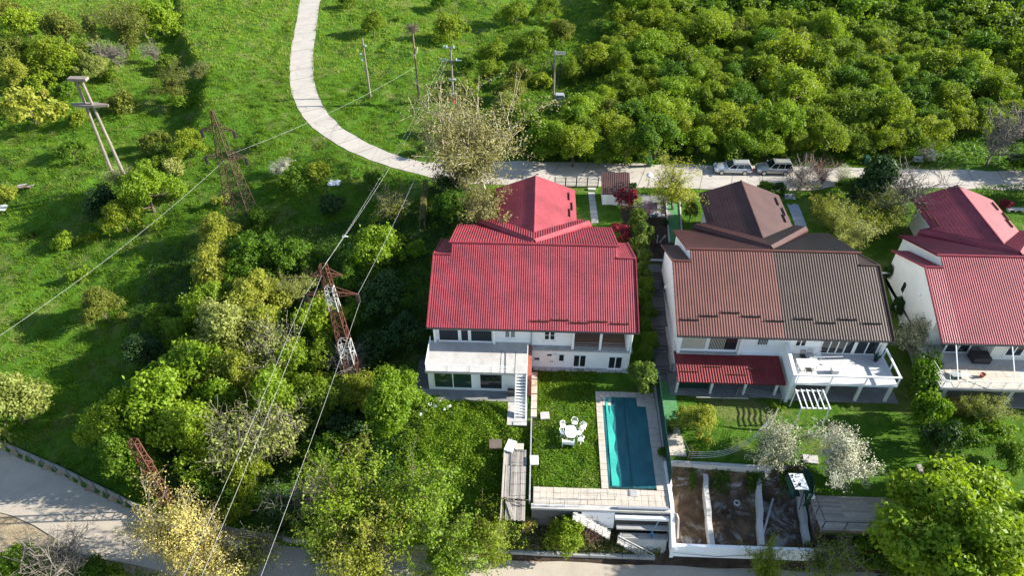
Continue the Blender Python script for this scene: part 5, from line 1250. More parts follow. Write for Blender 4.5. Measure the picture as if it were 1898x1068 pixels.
def wire(name_lab, a, b, sag, r=.009, grp=None):
    a, b = Vector(a), Vector(b); t = thing('power_line', name_lab, 'wire', (a + b) / 2 - Vector((0, 0, 0)), grp)
    pts = [a.lerp(b, k / 40) - Vector((0, 0, sag * 4 * (k / 40) * (1 - k / 40))) for k in range(41)]
    MB().path(pts, r * 2, 5).build('conductor', M['wire'], t)
    return pts
wC = [pC + Vector((-1.2, 0, hC - 2.0)), pC + Vector((-.5, 0, hC - 1.9)), pC + Vector((.2, 0, hC - 5))]
top3 = b3 + Vector((-.45, 0, h3_ + .1))
wire('power line from the cross armed pole to the left arm of the red pylon', wC[0], e3[2], 1.2); wire('power line from the cross armed pole to the top of the red pylon', wC[1], top3, 1.2); wire('power line from the cross armed pole to the right arm of the red pylon', wC[2], e3[3], 1.2)
far = [at(350, 1045, 9.0), at(352, 1115, 9.0), at(472, 1095, 8.6)]
for e, f, lab in ((e3[2], far[0], 'left of the three power lines running down from the red pylon'), (top3 + Vector((-.35, -.3, -.9)), far[1], 'middle of the three power lines running down from the red pylon'), (e3[3] + Vector((0, 0, -1.0)), far[2], 'right of the three power lines running down from the red pylon')):
    d = f - e; wire(lab, e, e + d * 1.15, .35)
mk_ = thing('line_damper', 'small white damper clipped on the middle wire above the pylon', 'damper', wC[1].lerp(top3, .9) - Vector((0, 0, 1.2 * 4 * .9 * .1)))
MB().bar((-.25, 0, -.08), (.25, 0, -.08), .08).build('weight', M['plastic'], mk_, local=True); MB().bar((0, 0, -.1), (0, 0, .05), .05).build('clamp', M['steel'], mk_, local=True)
wB = pB + Vector((0, -.1, hB - 5.0)); m2 = b2 + Vector((.4, 0, zt_(b2, 287)))
wire('long single wire from the brown pole to the rusty meadow pylon', wB, m2, .7)
fl2 = at(-60, 662, 6.0); wire('single wire from the rusty meadow pylon to the left edge', b2 + Vector((-.3, 0, zt_(b2, 298))), fl2, .8)
#==PART3==
# ================================================================== plants: shapes
def leaf_quads(C, OUT, size, rs, upb=0.25, rnd=0.85, aspect=0.55):
    n = len(C); r1 = rs.normal(size=(n, 3)); nr = OUT * 0.7 + r1 * rnd * 0.6 + np.array([0, 0, upb]); nr /= np.linalg.norm(nr, axis=1)[:, None] + 1e-9
    t = np.cross(nr, rs.normal(size=(n, 3))); t /= np.linalg.norm(t, axis=1)[:, None] + 1e-9; b = np.cross(nr, t)
    s = (size * rs.uniform(.65, 1.35, n))[:, None]
    V = np.stack([C - t * s * .6, C + b * s * aspect * .6 + nr * s * .08, C + t * s * .6, C - b * s * aspect * .6 + nr * s * .08], 1).reshape(-1, 3)
    return V, np.arange(4 * n).reshape(n, 4)
def unit(v): return v / (np.linalg.norm(v, axis=-1, keepdims=True) + 1e-9)
def lobed_crown(seed, Rr, Rz, hc, lobes, sprays, per, size, lobe_r=(.30, .46), flat=0.0, top_heavy=0.0):
    rs = np.random.default_rng(seed); Cs, Os, Ts = [], [], []
    d = unit(rs.normal(size=(lobes, 3))); d[:, 2] = np.abs(d[:, 2]) * 1.15 - .62 + top_heavy
    rad = np.where(rs.random(lobes) < .22, rs.uniform(.85, 1.08, lobes), rs.uniform(.3, .82, lobes))[:, None]; asp = np.array([rs.uniform(.82, 1.15), rs.uniform(.82, 1.15), 1.0])
    lc = d * rad * asp * np.array([Rr, Rr, Rz]); lr = rs.uniform(lobe_r[0] * .7, lobe_r[1], lobes) * Rr * np.where(rad[:, 0] > .84, .7, 1.0)
    lt = rs.uniform(-.16, .16, lobes)
    for i in range(lobes):
        a = unit(rs.normal(size=(sprays, 3)) + np.array([0, 0, .35]))
        k = rs.uniform(.72, 1.08, sprays)[:, None]
        sp = lc[i] + a * k * lr[i] * np.array([1, 1, .85])
        st = rs.uniform(-.15, .15, sprays)
        q = np.repeat(sp, per, 0) + rs.normal(size=(sprays * per, 3)) * lr[i] * .17
        Cs.append(q); Os.append(np.repeat(a, per, 0)); Ts.append(np.repeat(st, per) + lt[i] + rs.uniform(-.25, .25, sprays * per) + .5)
    C = np.concatenate(Cs); O = np.concatenate(Os); T = np.clip(np.concatenate(Ts), 0, 1)
    C[:, 2] += hc; keep = C[:, 2] > .12; C, O, T = C[keep], O[keep], T[keep]
    V, F = leaf_quads(C, O, size, rs); return V, F, T, [tuple(x + np.array([0, 0, hc])) for x in lc]
def limb_mesh(name, lobes, hc, r0, mat, seed, nl=6):
    rs = random.Random(seed); mb = MB(); pts = [Vector((rs.uniform(-.1, .1) * k, rs.uniform(-.1, .1) * k, hc * .9 * k / 4 - (.4 if k == 0 else 0))) for k in range(5)]
    for k in range(4): mb.bar(pts[k], pts[k + 1], r0 * 2 * (1 - .17 * k), None, 0, 7, r0 * 2 * (1 - .17 * (k + 1)))
    for l in rs.sample(lobes, min(nl, len(lobes))):
        a = pts[rs.choice((1, 2, 3))]; e = Vector(l); m = a.lerp(e, .5) + Vector((rs.uniform(-.2, .2), rs.uniform(-.2, .2), -.15))
        mb.bar(a, m, r0 * .9, None, 0, 5, r0 * .6); mb.bar(m, e, r0 * .6, None, 0, 5, r0 * .2)
    me = bpy.data.meshes.new(name); me.from_pydata(mb.v, [], mb.f); me.materials.append(mat); me.update(); return me
def skeleton(seed, H, spread, levels=4, kids=(5, 5, 4, 3), trunk=.35, up=.35, droop=0.0, r0=.16):
    rs = random.Random(seed); segs = []; tips = []
    def grow(p, d, L, r, lv):
        n = 3; q = p
        for k in range(n):
            d = (d + Vector((rs.gauss(0, .13), rs.gauss(0, .13), rs.gauss(0, .08) + up * .10 - droop * .1 * lv))).normalized(); e = q + d * (L / n); r2 = r * (1 - .22)
            segs.append((q, e, r, r2)); q2 = q; q = e; r = r2
            if lv < levels and (k > 0 or lv > 0):
                for _ in range(max(1, round(kids[lv] / 2))):
                    ax = Vector((rs.gauss(0, 1), rs.gauss(0, 1), rs.gauss(0, .45) + up)).normalized(); nd = (d * .55 + ax * spread).normalized()
                    grow(q2.lerp(e, rs.random()), nd, L * rs.uniform(.5, .75), max(.012, r * .55), lv + 1)
        tips.append((q, d, lv))
    grow(Vector((0, 0, -.3)), Vector((0, 0, 1)), H * trunk + .3, r0, 0)
    base = [t for t in tips if t[2] == 0][0][0]
    for _ in range(kids[0]):
        ax = Vector((rs.gauss(0, 1), rs.gauss(0, 1), .5 + up)).normalized(); grow(base, ax, H * .42 * rs.uniform(.8, 1.15), r0 * .5, 1)
    return segs, [t for t in tips if t[2] >= 1]
def skel_mesh(name, segs, mat, rmin=.014):
    mb = MB()
    for a, b, r, r2 in segs: mb.bar(a, b, max(r, rmin) * 2, None, 0, 5 if r > .05 else 3, max(r2, rmin) * 2)
    me = bpy.data.meshes.new(name); me.from_pydata(mb.v, [], mb.f); me.materials.append(mat); me.update(); return me
def tip_leaves(segs, tips, seed, per, rad, size, fine=True):
    rs = np.random.default_rng(seed)
    P = [tuple(t[0]) for t in tips] + [tuple(a.lerp(b, rs.random())) for a, b, r, r2 in segs if r < .03]
    P = np.array(P); c0 = P.mean(0)
    C = np.repeat(P, per, 0) + rs.normal(size=(len(P) * per, 3)) * rad
    O = unit(C - c0); T = np.clip(np.repeat(rs.uniform(.25, .75, len(P)), per) + rs.uniform(-.3, .3, len(C)), 0, 1)
    k = C[:, 2] > .15
    V, F = leaf_quads(C[k], O[k], size, rs); return V, F, T[k]

SPEC = {}; MCACHE = {}
def add_lobed(key, n, Rr, Rz, hc, lobes, sprays, per, size, r0=.16, bark='bark', **kw):
    vs_ = []
    for i in range(n):
        V, F, T, lc = lobed_crown(hash(key) % 1000 * 0 + sum(map(ord, key)) * 7 + i, Rr, Rz, hc, lobes, sprays, per, size, **kw)
        cm = np_mesh('crown', V, F, [M['ground']], None, T); tm = limb_mesh('trunk', lc, hc, r0, M[bark], i); vs_.append((cm, tm))
    SPEC[key] = (vs_, Rr, hc)
def add_branchy(key, n, H, spread, per, rad, size, bark, rmin=.014, **kw):
    vs_ = []
    for i in range(n):
        segs, tips = skeleton(sum(map(ord, key)) + i * 13, H, spread, **kw)
        tm = skel_mesh('trunk', segs, M[bark], rmin); cm = None
        P = np.array([tuple(t[0]) for t in tips]); Rr = float(np.percentile(np.hypot(P[:, 0], P[:, 1]), 88)); hc = float(.5 * (np.percentile(P[:, 2], 6) + np.percentile(P[:, 2], 96)))
        if per:
            V, F, T = tip_leaves(segs, tips, i, per, rad, size); cm = np_mesh('crown', V, F, [M['ground']], None, T)
        vs_.append((cm, tm))
    SPEC[key] = (vs_, Rr, hc)
add_lobed('wood', 7, 3.0, 2.6, 3.0, 32, 48, 7, .165, lobe_r=(.19, .36))
add_lobed('leafy', 4, 3.0, 2.9, 2.7, 28, 46, 6, .22, lobe_r=(.22, .40))
add_lobed('fine', 3, 3.2, 3.2, 2.9, 36, 60, 7, .17, lobe_r=(.18, .34))
add_lobed('bush', 4, 1.6, 1.25, 1.1, 16, 30, 6, .17, r0=.06, lobe_r=(.26, .44))
add_lobed('tuft', 3, 1.0, .8, .6, 11, 22, 5, .14, r0=.04, lobe_r=(.28, .46))
add_lobed('conifer', 3, 1.5, 2.6, 2.5, 30, 40, 6, .16, r0=.10, lobe_r=(.26, .42), top_heavy=-.22)
add_lobed('column', 2, 1.1, 4.6, 5.2, 34, 36, 6, .2, r0=.12, lobe_r=(.36, .5))
add_lobed('box', 2, 1.0, .85, .8, 22, 40, 6, .11, r0=.05, lobe_r=(.30, .42))
add_lobed('maple', 1, 6.0, 5.6, 6.2, 64, 62, 7, .34, r0=.3, lobe_r=(.15, .26))
add_branchy('airy', 3, 7.5, .9, 5, .17, .16, 'bark', kids=(5, 5, 5, 3), levels=3, up=.35, r0=.17)
add_branchy('bare', 3, 5.5, 1.0, 0, 0, 0, 'twig', kids=(6, 6, 5, 4), levels=3, up=.30, r0=.12, rmin=.016)
add_branchy('barered', 1, 3.5, .8, 0, 0, 0, 'twigred', kids=(7, 6, 5, 4), levels=3, up=.55, r0=.08, trunk=.15)
add_branchy('blossom', 3, 4.4, .95, 6, .12, .095, 'bark', kids=(6, 6, 5, 3), levels=3, up=.30, r0=.10, trunk=.25)
add_branchy('plane', 1, 11.0, .95, 7, .30, .17, 'palebark', kids=(7, 6, 5, 4), levels=3, up=.40, r0=.2, rmin=.012)
add_branchy('catkin', 2, 6.5, 1.0, 5, .20, .12, 'twig', kids=(5, 6, 5, 3), levels=3, up=.28, r0=.15, droop=.4)
add_branchy('sparse', 2, 5.5, 1.0, 1, .18, .17, 'twig', kids=(6, 6, 5, 4), levels=3, up=.30, r0=.12)
def crown_for(me, mat):
    k = (me.name, mat)
    if k not in MCACHE:
        c = me.copy(); c.materials.clear(); c.materials.append(Y[mat]); MCACHE[k] = c
    return MCACHE[k]
prand = random.Random(11)
def plant(key, mat, p, s, label, cat='tree', name='tree', group=None, zs=1.0, second=None):
    vs_, R0, h0 = SPEC[key]; cm, tm = prand.choice(vs_)
    t = thing(name, label, cat, p, group, prand.uniform(0, 6.28)); t.scale = (s, s, s * zs)
    o = link_mesh('trunk' if cm else 'branches', tm, t)
    if cm: link_mesh('crown', crown_for(cm, mat), t)
    if second:
        c2 = prand.choice([v for v in SPEC[second[0]][0]])[0]; o2 = link_mesh('blossom', crown_for(c2, second[1]), t)
        k = R0 / SPEC[second[0]][1]; o2.scale = (k, k, k * h0 / (SPEC[second[0]][2] * k))
    return t
def put(key, mat, px, py, r, label, cat='tree', name='tree', group=None, zs=1.0, second=None):
    """crown centre and crown radius as seen in the photograph, in its pixels"""
    _, R0, h0 = SPEC[key]; s = 1.0
    for _ in range(6):
        p = on_terrain(px, py, h0 * s * zs); s = r / px_per_m(p + Vector((0, 0, h0 * s))) / R0
    return plant(key, mat, p, s, label, cat, name, group, zs, second)

# ------------------------------------------------------------------ the wood beyond the street
def in_poly(x, y, P):
    c = False; j = len(P) - 1
    for i in range(len(P)):
        if (P[i][1] > y) != (P[j][1] > y) and x < (P[j][0] - P[i][0]) * (y - P[i][1]) / (P[j][1] - P[i][1]) + P[i][0]: c = not c
        j = i
    return c
WP = [(1165, -70), (1125, 50), (1150, 120), (1120, 165), (1010, 222), (985, 268), (1150, 270), (1300, 262), (1500, 256), (1690, 248), (1750, 232), (1830, 226), (1990, 218), (2060, 120), (2010, -70)]
WW = [at(a, b, 3.2) for a, b in WP]; WQ = [(v.x, v.y) for v in WW]
pts_ = []; wr = random.Random(5)
xs_ = [v[0] for v in WQ]; yw_ = [v[1] for v in WQ]
for _ in range(30000):
    q = (wr.uniform(min(xs_), max(xs_)), wr.uniform(min(yw_), max(yw_))); sz = wr.choice((.72, .85, 1.0, 1.1, 1.3))
    if in_poly(q[0], q[1], WQ) and all((q[0] - a) ** 2 + (q[1] - b) ** 2 > (1.85 * (sz + z2)) ** 2 for a, b, z2 in pts_): pts_.append(q + (sz,))
pts_.sort(key=lambda q: (q[0] - CAM.x) ** 2 + (q[1] - CAM.y) ** 2)
NEAR = 172
for i, (a, b, s) in enumerate(pts_[:NEAR]):
    m_ = wr.choices(['wood', 'olive', 'mid', 'bright'], [9, 1.2, 1.8, 3])[0]
    lab = {'wood': 'yellowish green tree in the dense wood beyond the street', 'olive': 'dull olive tree in the dense wood beyond the street', 'mid': 'darker green tree in the dense wood beyond the street', 'bright': 'brightest green tree in the dense wood beyond the street'}[m_]
    plant('wood', m_, Vector((a, b, gz1(a, b))), s * 1.16, lab, group={'wood': 'yellowish green wood trees', 'olive': 'olive wood trees', 'mid': 'darker green wood trees', 'bright': 'bright wood trees'}[m_], zs=wr.uniform(.78, 1.12))
def far_wood():
    Vs, Ts, Ms = [], [], []
    base_ = [lobed_crown(900 + i, 3.0, 2.6, 3.0, 30, 26, 4, .28, lobe_r=(.19, .36)) for i in range(4)]
    for a, b, s in pts_[NEAR:]:
        V, F, T, _ = wr.choice(base_); t_ = wr.uniform(0, 6.28); c_, s_ = math.cos(t_), math.sin(t_)
        W = V @ np.array([[c_, s_, 0], [-s_, c_, 0], [0, 0, 1]]) * np.array([s * 1.16, s * 1.16, s * wr.uniform(.9, 1.3)]); Vs.append(W + np.array([a, b, gz1(a, b)])); Ts.append(np.clip(T + wr.uniform(-.1, .3), 0, 1)); Ms.append(np.full(len(T), wr.choices([0, 1, 2], [6, 2, 2])[0]))
    V = np.concatenate(Vs); n = len(V) // 4
    tag(link_mesh('far_wood', np_mesh('far_wood', V, np.arange(4 * n).reshape(n, 4), [Y['wood'], Y['mid'], Y['bright']], np.concatenate(Ms), np.concatenate(Ts))), kind='stuff')
far_wood(); print('wood trees', len(pts_))
TREES = [
 # key, leaves, x, y, r, label, extra
 # upper left corner
 ('leafy', 'bright', 45, 40, 40, 'bright green tree at the top left corner'),
 ('leafy', 'olive', 112, 48, 42, 'olive green tree right of the bright corner tree'),
 ('column', 'pale', 166, 52, 13, 'tall pale green poplar near the top left corner'),
 ('airy', 'olive', 215, 40, 46, 'broad brownish green tree right of the tall poplar'),
 ('bare', '', 213, 92, 24, 'bare brown bushy tree below the broad brownish tree'),
 ('bare', '', 285, 92, 19, 'pale leafless tree at the foot of the bank'),
 ('leafy', 'bright', 292, 28, 42, 'bright green tree at the top of the dark bank'),
 ('bush', 'yellow', 48, 195, 56, 'large yellow green round bush on the left edge'),
 ('fine', 'yellow', 25, 130, 38, 'light yellow green tree at the left edge above the yellow bush'),
 ('leafy', 'bright', 118, 118, 34, 'bright green tree below the tall poplar'),
 ('leafy', 'wood', 95, 100, 46, 'yellowish leafy tree between poplar and left edge'),
 ('bush', 'bright', 78, 150, 28, 'bright green bush right of the yellow round bush'),
 ('fine', 'pale', 172, 118, 32, 'pale green tree beside the concrete portal pole top'),
 ('bush', 'mid', 122, 165, 26, 'small green bush left of the portal pole top'),
 ('airy', 'olive', 325, 150, 32, 'olive tree leaning over the dark bank'),
 ('bush', 'bright', 335, 188, 18, 'light green bush at the foot of the dark bank'),
 ('sparse', 'olive', 366, 128, 18, 'small thin tree on the edge of the bank'),
 ('bush', 'olive', 226, 190, 36, 'olive bush behind the legs of the portal pole'),
 ('bush', 'wood', 145, 218, 24, 'low bush left of the portal pole leg'),
 ('bush', 'mid', 133, 277, 30, 'dark green bush left of the portal pole feet'),
 ('fine', 'wood', 345, 262, 38, 'round yellow green bush left of the brown pylon'),
 ('bush', 'olive', 288, 262, 32, 'dull bush right of the portal pole'),
 ('fine', 'bright', 268, 345, 64, 'big yellow green tree around the portal pole feet'),
 ('sparse', 'pale', 238, 330, 34, 'grey twiggy tree at the portal pole feet'),
 ('bush', 'pale', 320, 306, 26, 'pale small bush between portal pole and brown pylon'),
 ('leafy', 'dark', 192, 372, 44, 'dark green tree left of the big yellow green tree'),
 ('bush', 'yellow', 8, 360, 24, 'yellow bush cut by the left edge beside white panels'),
 ('bush', 'bright', 118, 448, 28, 'light green bush alone on the meadow left of the wire'),
 ('tuft', 'wood', 162, 440, 20, 'small bush right of the lone light green bush'),
 ('tuft', 'mid', 60, 434, 14, 'tiny bush on the left meadow'),
 ('fine', 'olive', 180, 562, 44, 'round olive yellow tree alone in the lower meadow'),
 ('tuft', 'bright', 140, 505, 22, 'small bush on the meadow above the round olive tree'),
 ('leafy', 'pale', 12, 735, 56, 'pale green tree cut by the left edge above the lower road'),
 ('tuft', 'yellow', 405, 368, 18, 'small yellow bush left of the brown pylon feet'),
 ('bush', 'mid', 470, 268, 20, 'low bush right of the brown pylon crossarm'),
 # below the brown pylon
 ('fine', 'yellow', 480, 600, 58, 'broad yellow green tree between the pale thicket crown and the wires'),
 ('fine', 'bright', 535, 665, 48, 'bright tree under the wires left of the red pylon foot'),
 ('leafy', 'bright', 400, 735, 50, 'bright tree at the centre of the left thicket'),
 ('leafy', 'wood', 560, 775, 44, 'yellowish tree in the thicket under the right wire'),
 ('fine', 'wood', 450, 870, 44, 'yellowish tree above the catkin trees'),
 ('sparse', 'olive', 1652, 378, 34, 'twiggy olive shrub between dark conifers and yellow green shrubs'),
 ('leafy', 'mid', 430, 500, 40, 'green tree right of the second yellow green tree by the pylon'),
 ('fine', 'bright', 330, 612, 40, 'light green tree at the upper left of the thicket'),
 ('leafy', 'olive', 8, 92, 40, 'olive tree cut by the left edge below the corner tree'),
 ('fine', 'wood', 62, 92, 34, 'yellowish tree in the upper left thicket'),
 ('bush', 'olive', 145, 100, 28, 'brown bush at the foot of the tall poplar'),
 ('leafy', 'wood', 255, 28, 34, 'yellowish tree between the broad brownish tree and the bank top'),
 ('bush', 'wood', 205, 140, 20, 'small bush right of the portal pole top'),
 ('leafy', 'olive', 12, 20, 34, 'olive tree in the very top left corner'),
 ('bush', 'wood', 310, 115, 24, 'small yellowish bush in the dark cut of the bank'),
 ('bush', 'wood', 300, 300, 24, 'yellowish bush behind the big tree at the portal pole'),
 ('leafy', 'wood', 225, 400, 34, 'yellow green bush below the dark tree by the portal pole'),
 ('leafy', 'mid', 1945, 290, 46, 'green tree just outside the right edge beyond the street'),
 ('leafy', 'mid', 1960, 340, 46, 'green tree just outside the right edge by the street'),
 ('leafy', 'bright', 655, 575, 30, 'small green tree behind the red pylon'),
 ('leafy', 'wood', 585, 660, 40, 'yellowish tree left of the bare bush at the red pylon'),
 ('leafy', 'wood', 430, 555, 40, 'yellowish tree left of the red pylon thicket'),
 ('leafy', 'mid', 510, 610, 40, 'green tree beside the pale thicket crown'),
 ('leafy', 'mid', 600, 830, 44, 'green tree behind the airy foreground trees'),
 ('bush', 'olive', 660, 830, 30, 'olive brush behind the airy foreground trees'),
 ('leafy', 'mid', 480, 400, 26, 'green bush right of the brown pylon feet'),
 ('fine', 'yellow', 398, 425, 44, 'yellow green tree at the left foot of the brown pylon'),
 ('fine', 'yellow', 392, 490, 50, 'second yellow green tree below the brown pylon feet'),
 ('leafy', 'mid', 470, 470, 52, 'mid green tree right below the brown pylon feet'),
 ('bush', 'mid', 545, 330, 36, 'green shrub in the meadow between pylon and road bend'),
 ('blossom', 'white', 518, 312, 16, 'small white blossoming shrub in the middle of the meadow'),
 ('bush', 'wood', 590, 318, 28, 'brownish shrub left of the white plastic sheet'),
 ('bush', 'dark', 612, 380, 30, 'dark shrub below the white plastic sheet'),
 ('leafy', 'bright', 694, 455, 54, 'bright yellow green tree between wires and the red house'),
 ('bush', 'bright', 772, 462, 26, 'small bright bush at the upper left corner of the red house'),
 ('sparse', 'olive', 735, 380, 34, 'tangle of brown brush below the road bend'),
 ('bush', 'mid', 690, 330, 22, 'low shrub just below the road bend'),
 ('fine', 'bright', 385, 560, 52, 'light green tree in the middle of the left thicket'),
 ('fine', 'pale', 415, 600, 70, 'pale yellowish tree crowning the left thicket'),
 ('fine', 'yellow', 470, 545, 56, 'yellow green tree above the pale thicket crown'),
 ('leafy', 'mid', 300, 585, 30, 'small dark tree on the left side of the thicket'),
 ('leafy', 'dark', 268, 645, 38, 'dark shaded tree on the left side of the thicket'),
 ('blossom', 'pale', 555, 530, 32, 'greyish blossoming tree left of the red pylon top'),
 ('leafy', 'bright', 588, 590, 52, 'green tree just left of the red pylon'),
 ('leafy', 'mid', 540, 470, 40, 'mid green tree above the red pylon arm'),
 ('leafy', 'mid', 640, 520, 34, 'dark green tree right of the red pylon top'),
 ('leafy', 'dark', 705, 545, 50, 'dark shaded tree between red pylon and red house'),  # dark leaves paint in the shade on this and the next two trees
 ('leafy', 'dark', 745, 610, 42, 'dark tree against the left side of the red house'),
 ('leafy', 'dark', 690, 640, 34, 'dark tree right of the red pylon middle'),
 ('conifer', 'mid', 752, 560, 24, 'slim green tree beside the left eave of the red house'),
 ('bare', '', 655, 670, 36, 'bare brown bush around the foot of the red pylon'),
 ('leafy', 'bright', 345, 675, 68, 'yellow green tree in the left thicket centre'),
 ('leafy', 'bright', 285, 745, 72, 'large light green tree at the left front of the thicket'),
 ('leafy', 'bright', 215, 770, 54, 'green tree at the far left of the thicket'),
 ('leafy', 'mid', 235, 830, 52, 'green tree left of the short rusty pylon'),
 ('fine', 'bright', 350, 800, 72, 'dense green tree right of the short rusty pylon'),
 ('fine', 'yellow', 430, 690, 66, 'yellowish tree in the middle of the left thicket below the pale crown'),
 ('sparse', 'pale', 480, 650, 52, 'pale twiggy tree in the thicket left of the red pylon'),
 ('fine', 'bright', 505, 735, 64, 'light green tree in the thicket below the twiggy tree'),
 ('bare', '', 420, 772, 36, 'fallen looking bare grey tree in the thicket'),
 ('sparse', 'pale', 455, 830, 58, 'half bare olive tree above the lower road bend'),
 ('sparse', 'pale', 525, 800, 54, 'half bare pale tree right of the half bare olive tree'),
 ('leafy', 'wood', 590, 730, 54, 'green tree below the red pylon'),
 ('fine', 'bright', 722, 735, 66, 'bright tree left of the garden room of the red house'),
 ('fine', 'yellow', 655, 720, 46, 'yellow green tree left of the bright tree by the garden room'),
 ('conifer', 'bright', 748, 690, 18, 'slim light bush beside the left terrace railing'),
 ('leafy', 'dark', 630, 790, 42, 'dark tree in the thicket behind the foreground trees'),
 ('bare', '', 560, 905, 44, 'bare grey tree at the lower road wall'),
 ('leafy', 'dark', 520, 950, 42, 'dark bush on the lower road wall'),
 ('bush', 'mid', 380, 900, 40, 'low bush right of the short rusty pylon foot'),
 ('bush', 'wood', 440, 940, 36, 'low yellowish bush on the slope above the lower road'),
 # foreground by the lower road
 ('airy', 'bright', 640, 940, 86, 'tall airy light green tree at the front left of the weedy garden'),
 ('airy', 'bright', 770, 962, 88, 'tall airy tree with forked trunk below the weedy garden'),
 ('airy', 'wood', 890, 1000, 60, 'airy tree reaching the lower end of the plank walkway'),
 ('airy', 'yellow', 690, 1030, 80, 'airy yellow green tree standing lowest beside the lower road'),
 ('airy', 'wood', 595, 985, 62, 'airy tree hanging over the lower road at the front left'),
 ('airy', 'bright', 845, 1040, 70, 'airy light tree at the bottom edge right of the forked one'),
 ('catkin', 'catkin', 320, 1005, 74, 'pale yellow catkin tree on the bend of the lower road'),
 ('catkin', 'catkin', 375, 1050, 66, 'second pale yellow catkin tree at the bottom edge'),
 ('sparse', 'olive', 455, 1030, 50, 'dull olive tree right of the catkin trees'),
 ('bare', '', 118, 1030, 58, 'bare grey tree in the bottom left corner'),
 ('bush', 'wood', 95, 1062, 34, 'yellowish bush under the bare corner tree'),
 ('bush', 'mid', 165, 1058, 32, 'low green bush right of the bare corner tree'),
 ('bush', 'wood', 215, 1066, 26, 'small bush at the bottom edge left of the catkin trees'),
 ('bush', 'bright', 30, 1045, 44, 'bright green bush in the bottom left corner'),
 ('bush', 'yellow', 320, 960, 24, 'small yellow green bush at the short pylon foot'),
 # upper middle, road bend meadow
 ('leafy', 'wood', 691, 42, 29, 'round tree left of the poles inside the road bend'),
 ('leafy', 'wood', 836, 50, 36, 'larger round tree right of the nest pole'),
 ('tuft', 'bright', 740, 34, 10, 'tiny young tree between the two round meadow trees'),
 ('bush', 'wood', 645, 2, 20, 'round bush at the top edge right of the road'),
 ('leafy', 'mid', 815, 2, 22, 'tree at the top edge above the larger round tree'),
 ('leafy', 'wood', 955, 18, 30, 'tree at the top edge right of the meadow'),
 ('leafy', 'olive', 1040, 55, 30, 'olive tree near the top edge left of the wood'),
 ('leafy', 'wood', 1028, 50, 24, 'small round tree above the transformer pole'),
 ('leafy', 'wood', 985, 75, 34, 'yellow green tree upper left of the transformer pole'),
 ('leafy', 'wood', 1095, 105, 40, 'round tree right of the transformer pole'),
 ('fine', 'wood', 905, 130, 34, 'shrubby tree right of the cross armed pole'),
 ('fine', 'olive', 960, 135, 34, 'olive tree left of the transformer pole'),
 ('fine', 'pale', 935, 190, 34, 'pale bright tree behind the plane tree'),
 ('leafy', 'mid', 975, 215, 40, 'green tree right of the plane tree'),
 ('leafy', 'mid', 1000, 260, 36, 'green tree over the street right of the plane tree'),
 ('leafy', 'bright', 800, 235, 22, 'slim bright tree left of the plane tree'),
 ('bush', 'mid', 790, 275, 22, 'low shrub at the road side below the slim bright tree'),
 ('bush', 'mid', 870, 120, 22, 'low shrub behind the cross armed pole'),
 ('airy', 'tan', 905, 378, 52, 'budding tan tree covering the left side of the red wing'),
 ('leafy', 'dark', 828, 342, 34, 'dark green bush under the plane tree by the street'),
 ('leafy', 'mid', 835, 385, 42, 'green tree between plane tree and the red roof'),
 ('leafy', 'olive', 895, 372, 40, 'olive tree at the back of the red house'),
 ('bush', 'red', 932, 368, 24, 'crimson leaved shrub behind the plane tree at the red wing'),
 ('bush', 'wood', 868, 165, 28, 'low bush between the cross armed pole and the plane tree top'),
 ('leafy', 'wood', 915, 92, 30, 'yellowish tree above the shrubby tree beside the cross armed pole'),
 ('fine', 'wood', 1062, 128, 32, 'yellow green tree just right of the transformer pole arm'),
 ('leafy', 'olive', 945, 165, 30, 'dull tree between pale bright tree and transformer pole'),
 ('leafy', 'wood', 1040, 235, 34, 'yellowish tree below the transformer box'),
 ('bush', 'wood', 1005, 150, 26, 'bush left of the transformer pole foot'),
 ('leafy', 'wood', 1010, 10, 28, 'yellowish tree at the top edge left of the wood'),
 # gardens along the street
 ('bush', 'red', 1159, 364, 27, 'crimson maple in front of the small shed'),
 ('bush', 'red', 1150, 430, 24, 'crimson maple by the right corner of the red roof'),
 ('conifer', 'dark', 1172, 345, 12, 'dark conifer at the right end of the shed'),
 ('blossom', 'pink', 1203, 384, 14, 'small pink blossoming tree in the paved court'),
 ('tuft', 'bright', 1207, 425, 9, 'small round bright shrub on dark soil beside the sculpture'),
 ('tuft', 'dark', 1232, 412, 10, 'dark shrub behind the hand sculpture'),
 ('airy', 'yellow', 1258, 335, 46, 'yellow green tree over the green carpet path at the street'),
 ('conifer', 'thuja', 1283, 385, 18, 'green conifer left of the brown wing'),
 ('box', 'mid', 1420, 346, 17, 'left of the two clipped round bushes by the slab path'),
 ('box', 'dark', 1446, 348, 16, 'right of the two clipped round bushes by the slab path'),
 ('bare', '', 1480, 322, 34, 'bare branched tree in front of the second parked car'),
 ('barered', '', 1530, 318, 24, 'reddish leafless shrub by the street right of the cars'),
 ('bush', 'mid', 1572, 345, 26, 'green shrub under the white snowball blossom'),
 ('blossom', 'white', 1570, 328, 17, 'white snowball blossom shrub by the street'),
 ('conifer', 'dark', 1640, 318, 44, 'big dark conifer by the street left of the right house'),
 ('conifer', 'dark', 1612, 352, 30, 'smaller dark conifer beside the big dark conifer'),
 ('bare', '', 1695, 345, 50, 'large bare tree at the left of the right red wing'),
 ('blossom', 'white', 1722, 285, 17, 'white blossoming tree by the street bench'),
 ('bare', '', 1860, 245, 50, 'grey bare tree at the right edge beyond the street'),
 ('leafy', 'mid', 1885, 298, 22, 'green bush at the right edge by the street'),
 ('blossom', 'yellow', 1555, 395, 34, 'yellow green shrub left in the group above the brown roof'),
 ('blossom', 'pale', 1590, 425, 40, 'greyish blossoming shrub in the middle above the brown roof'),
 ('blossom', 'yellow', 1630, 405, 36, 'yellow green shrub right in the group above the brown roof'),
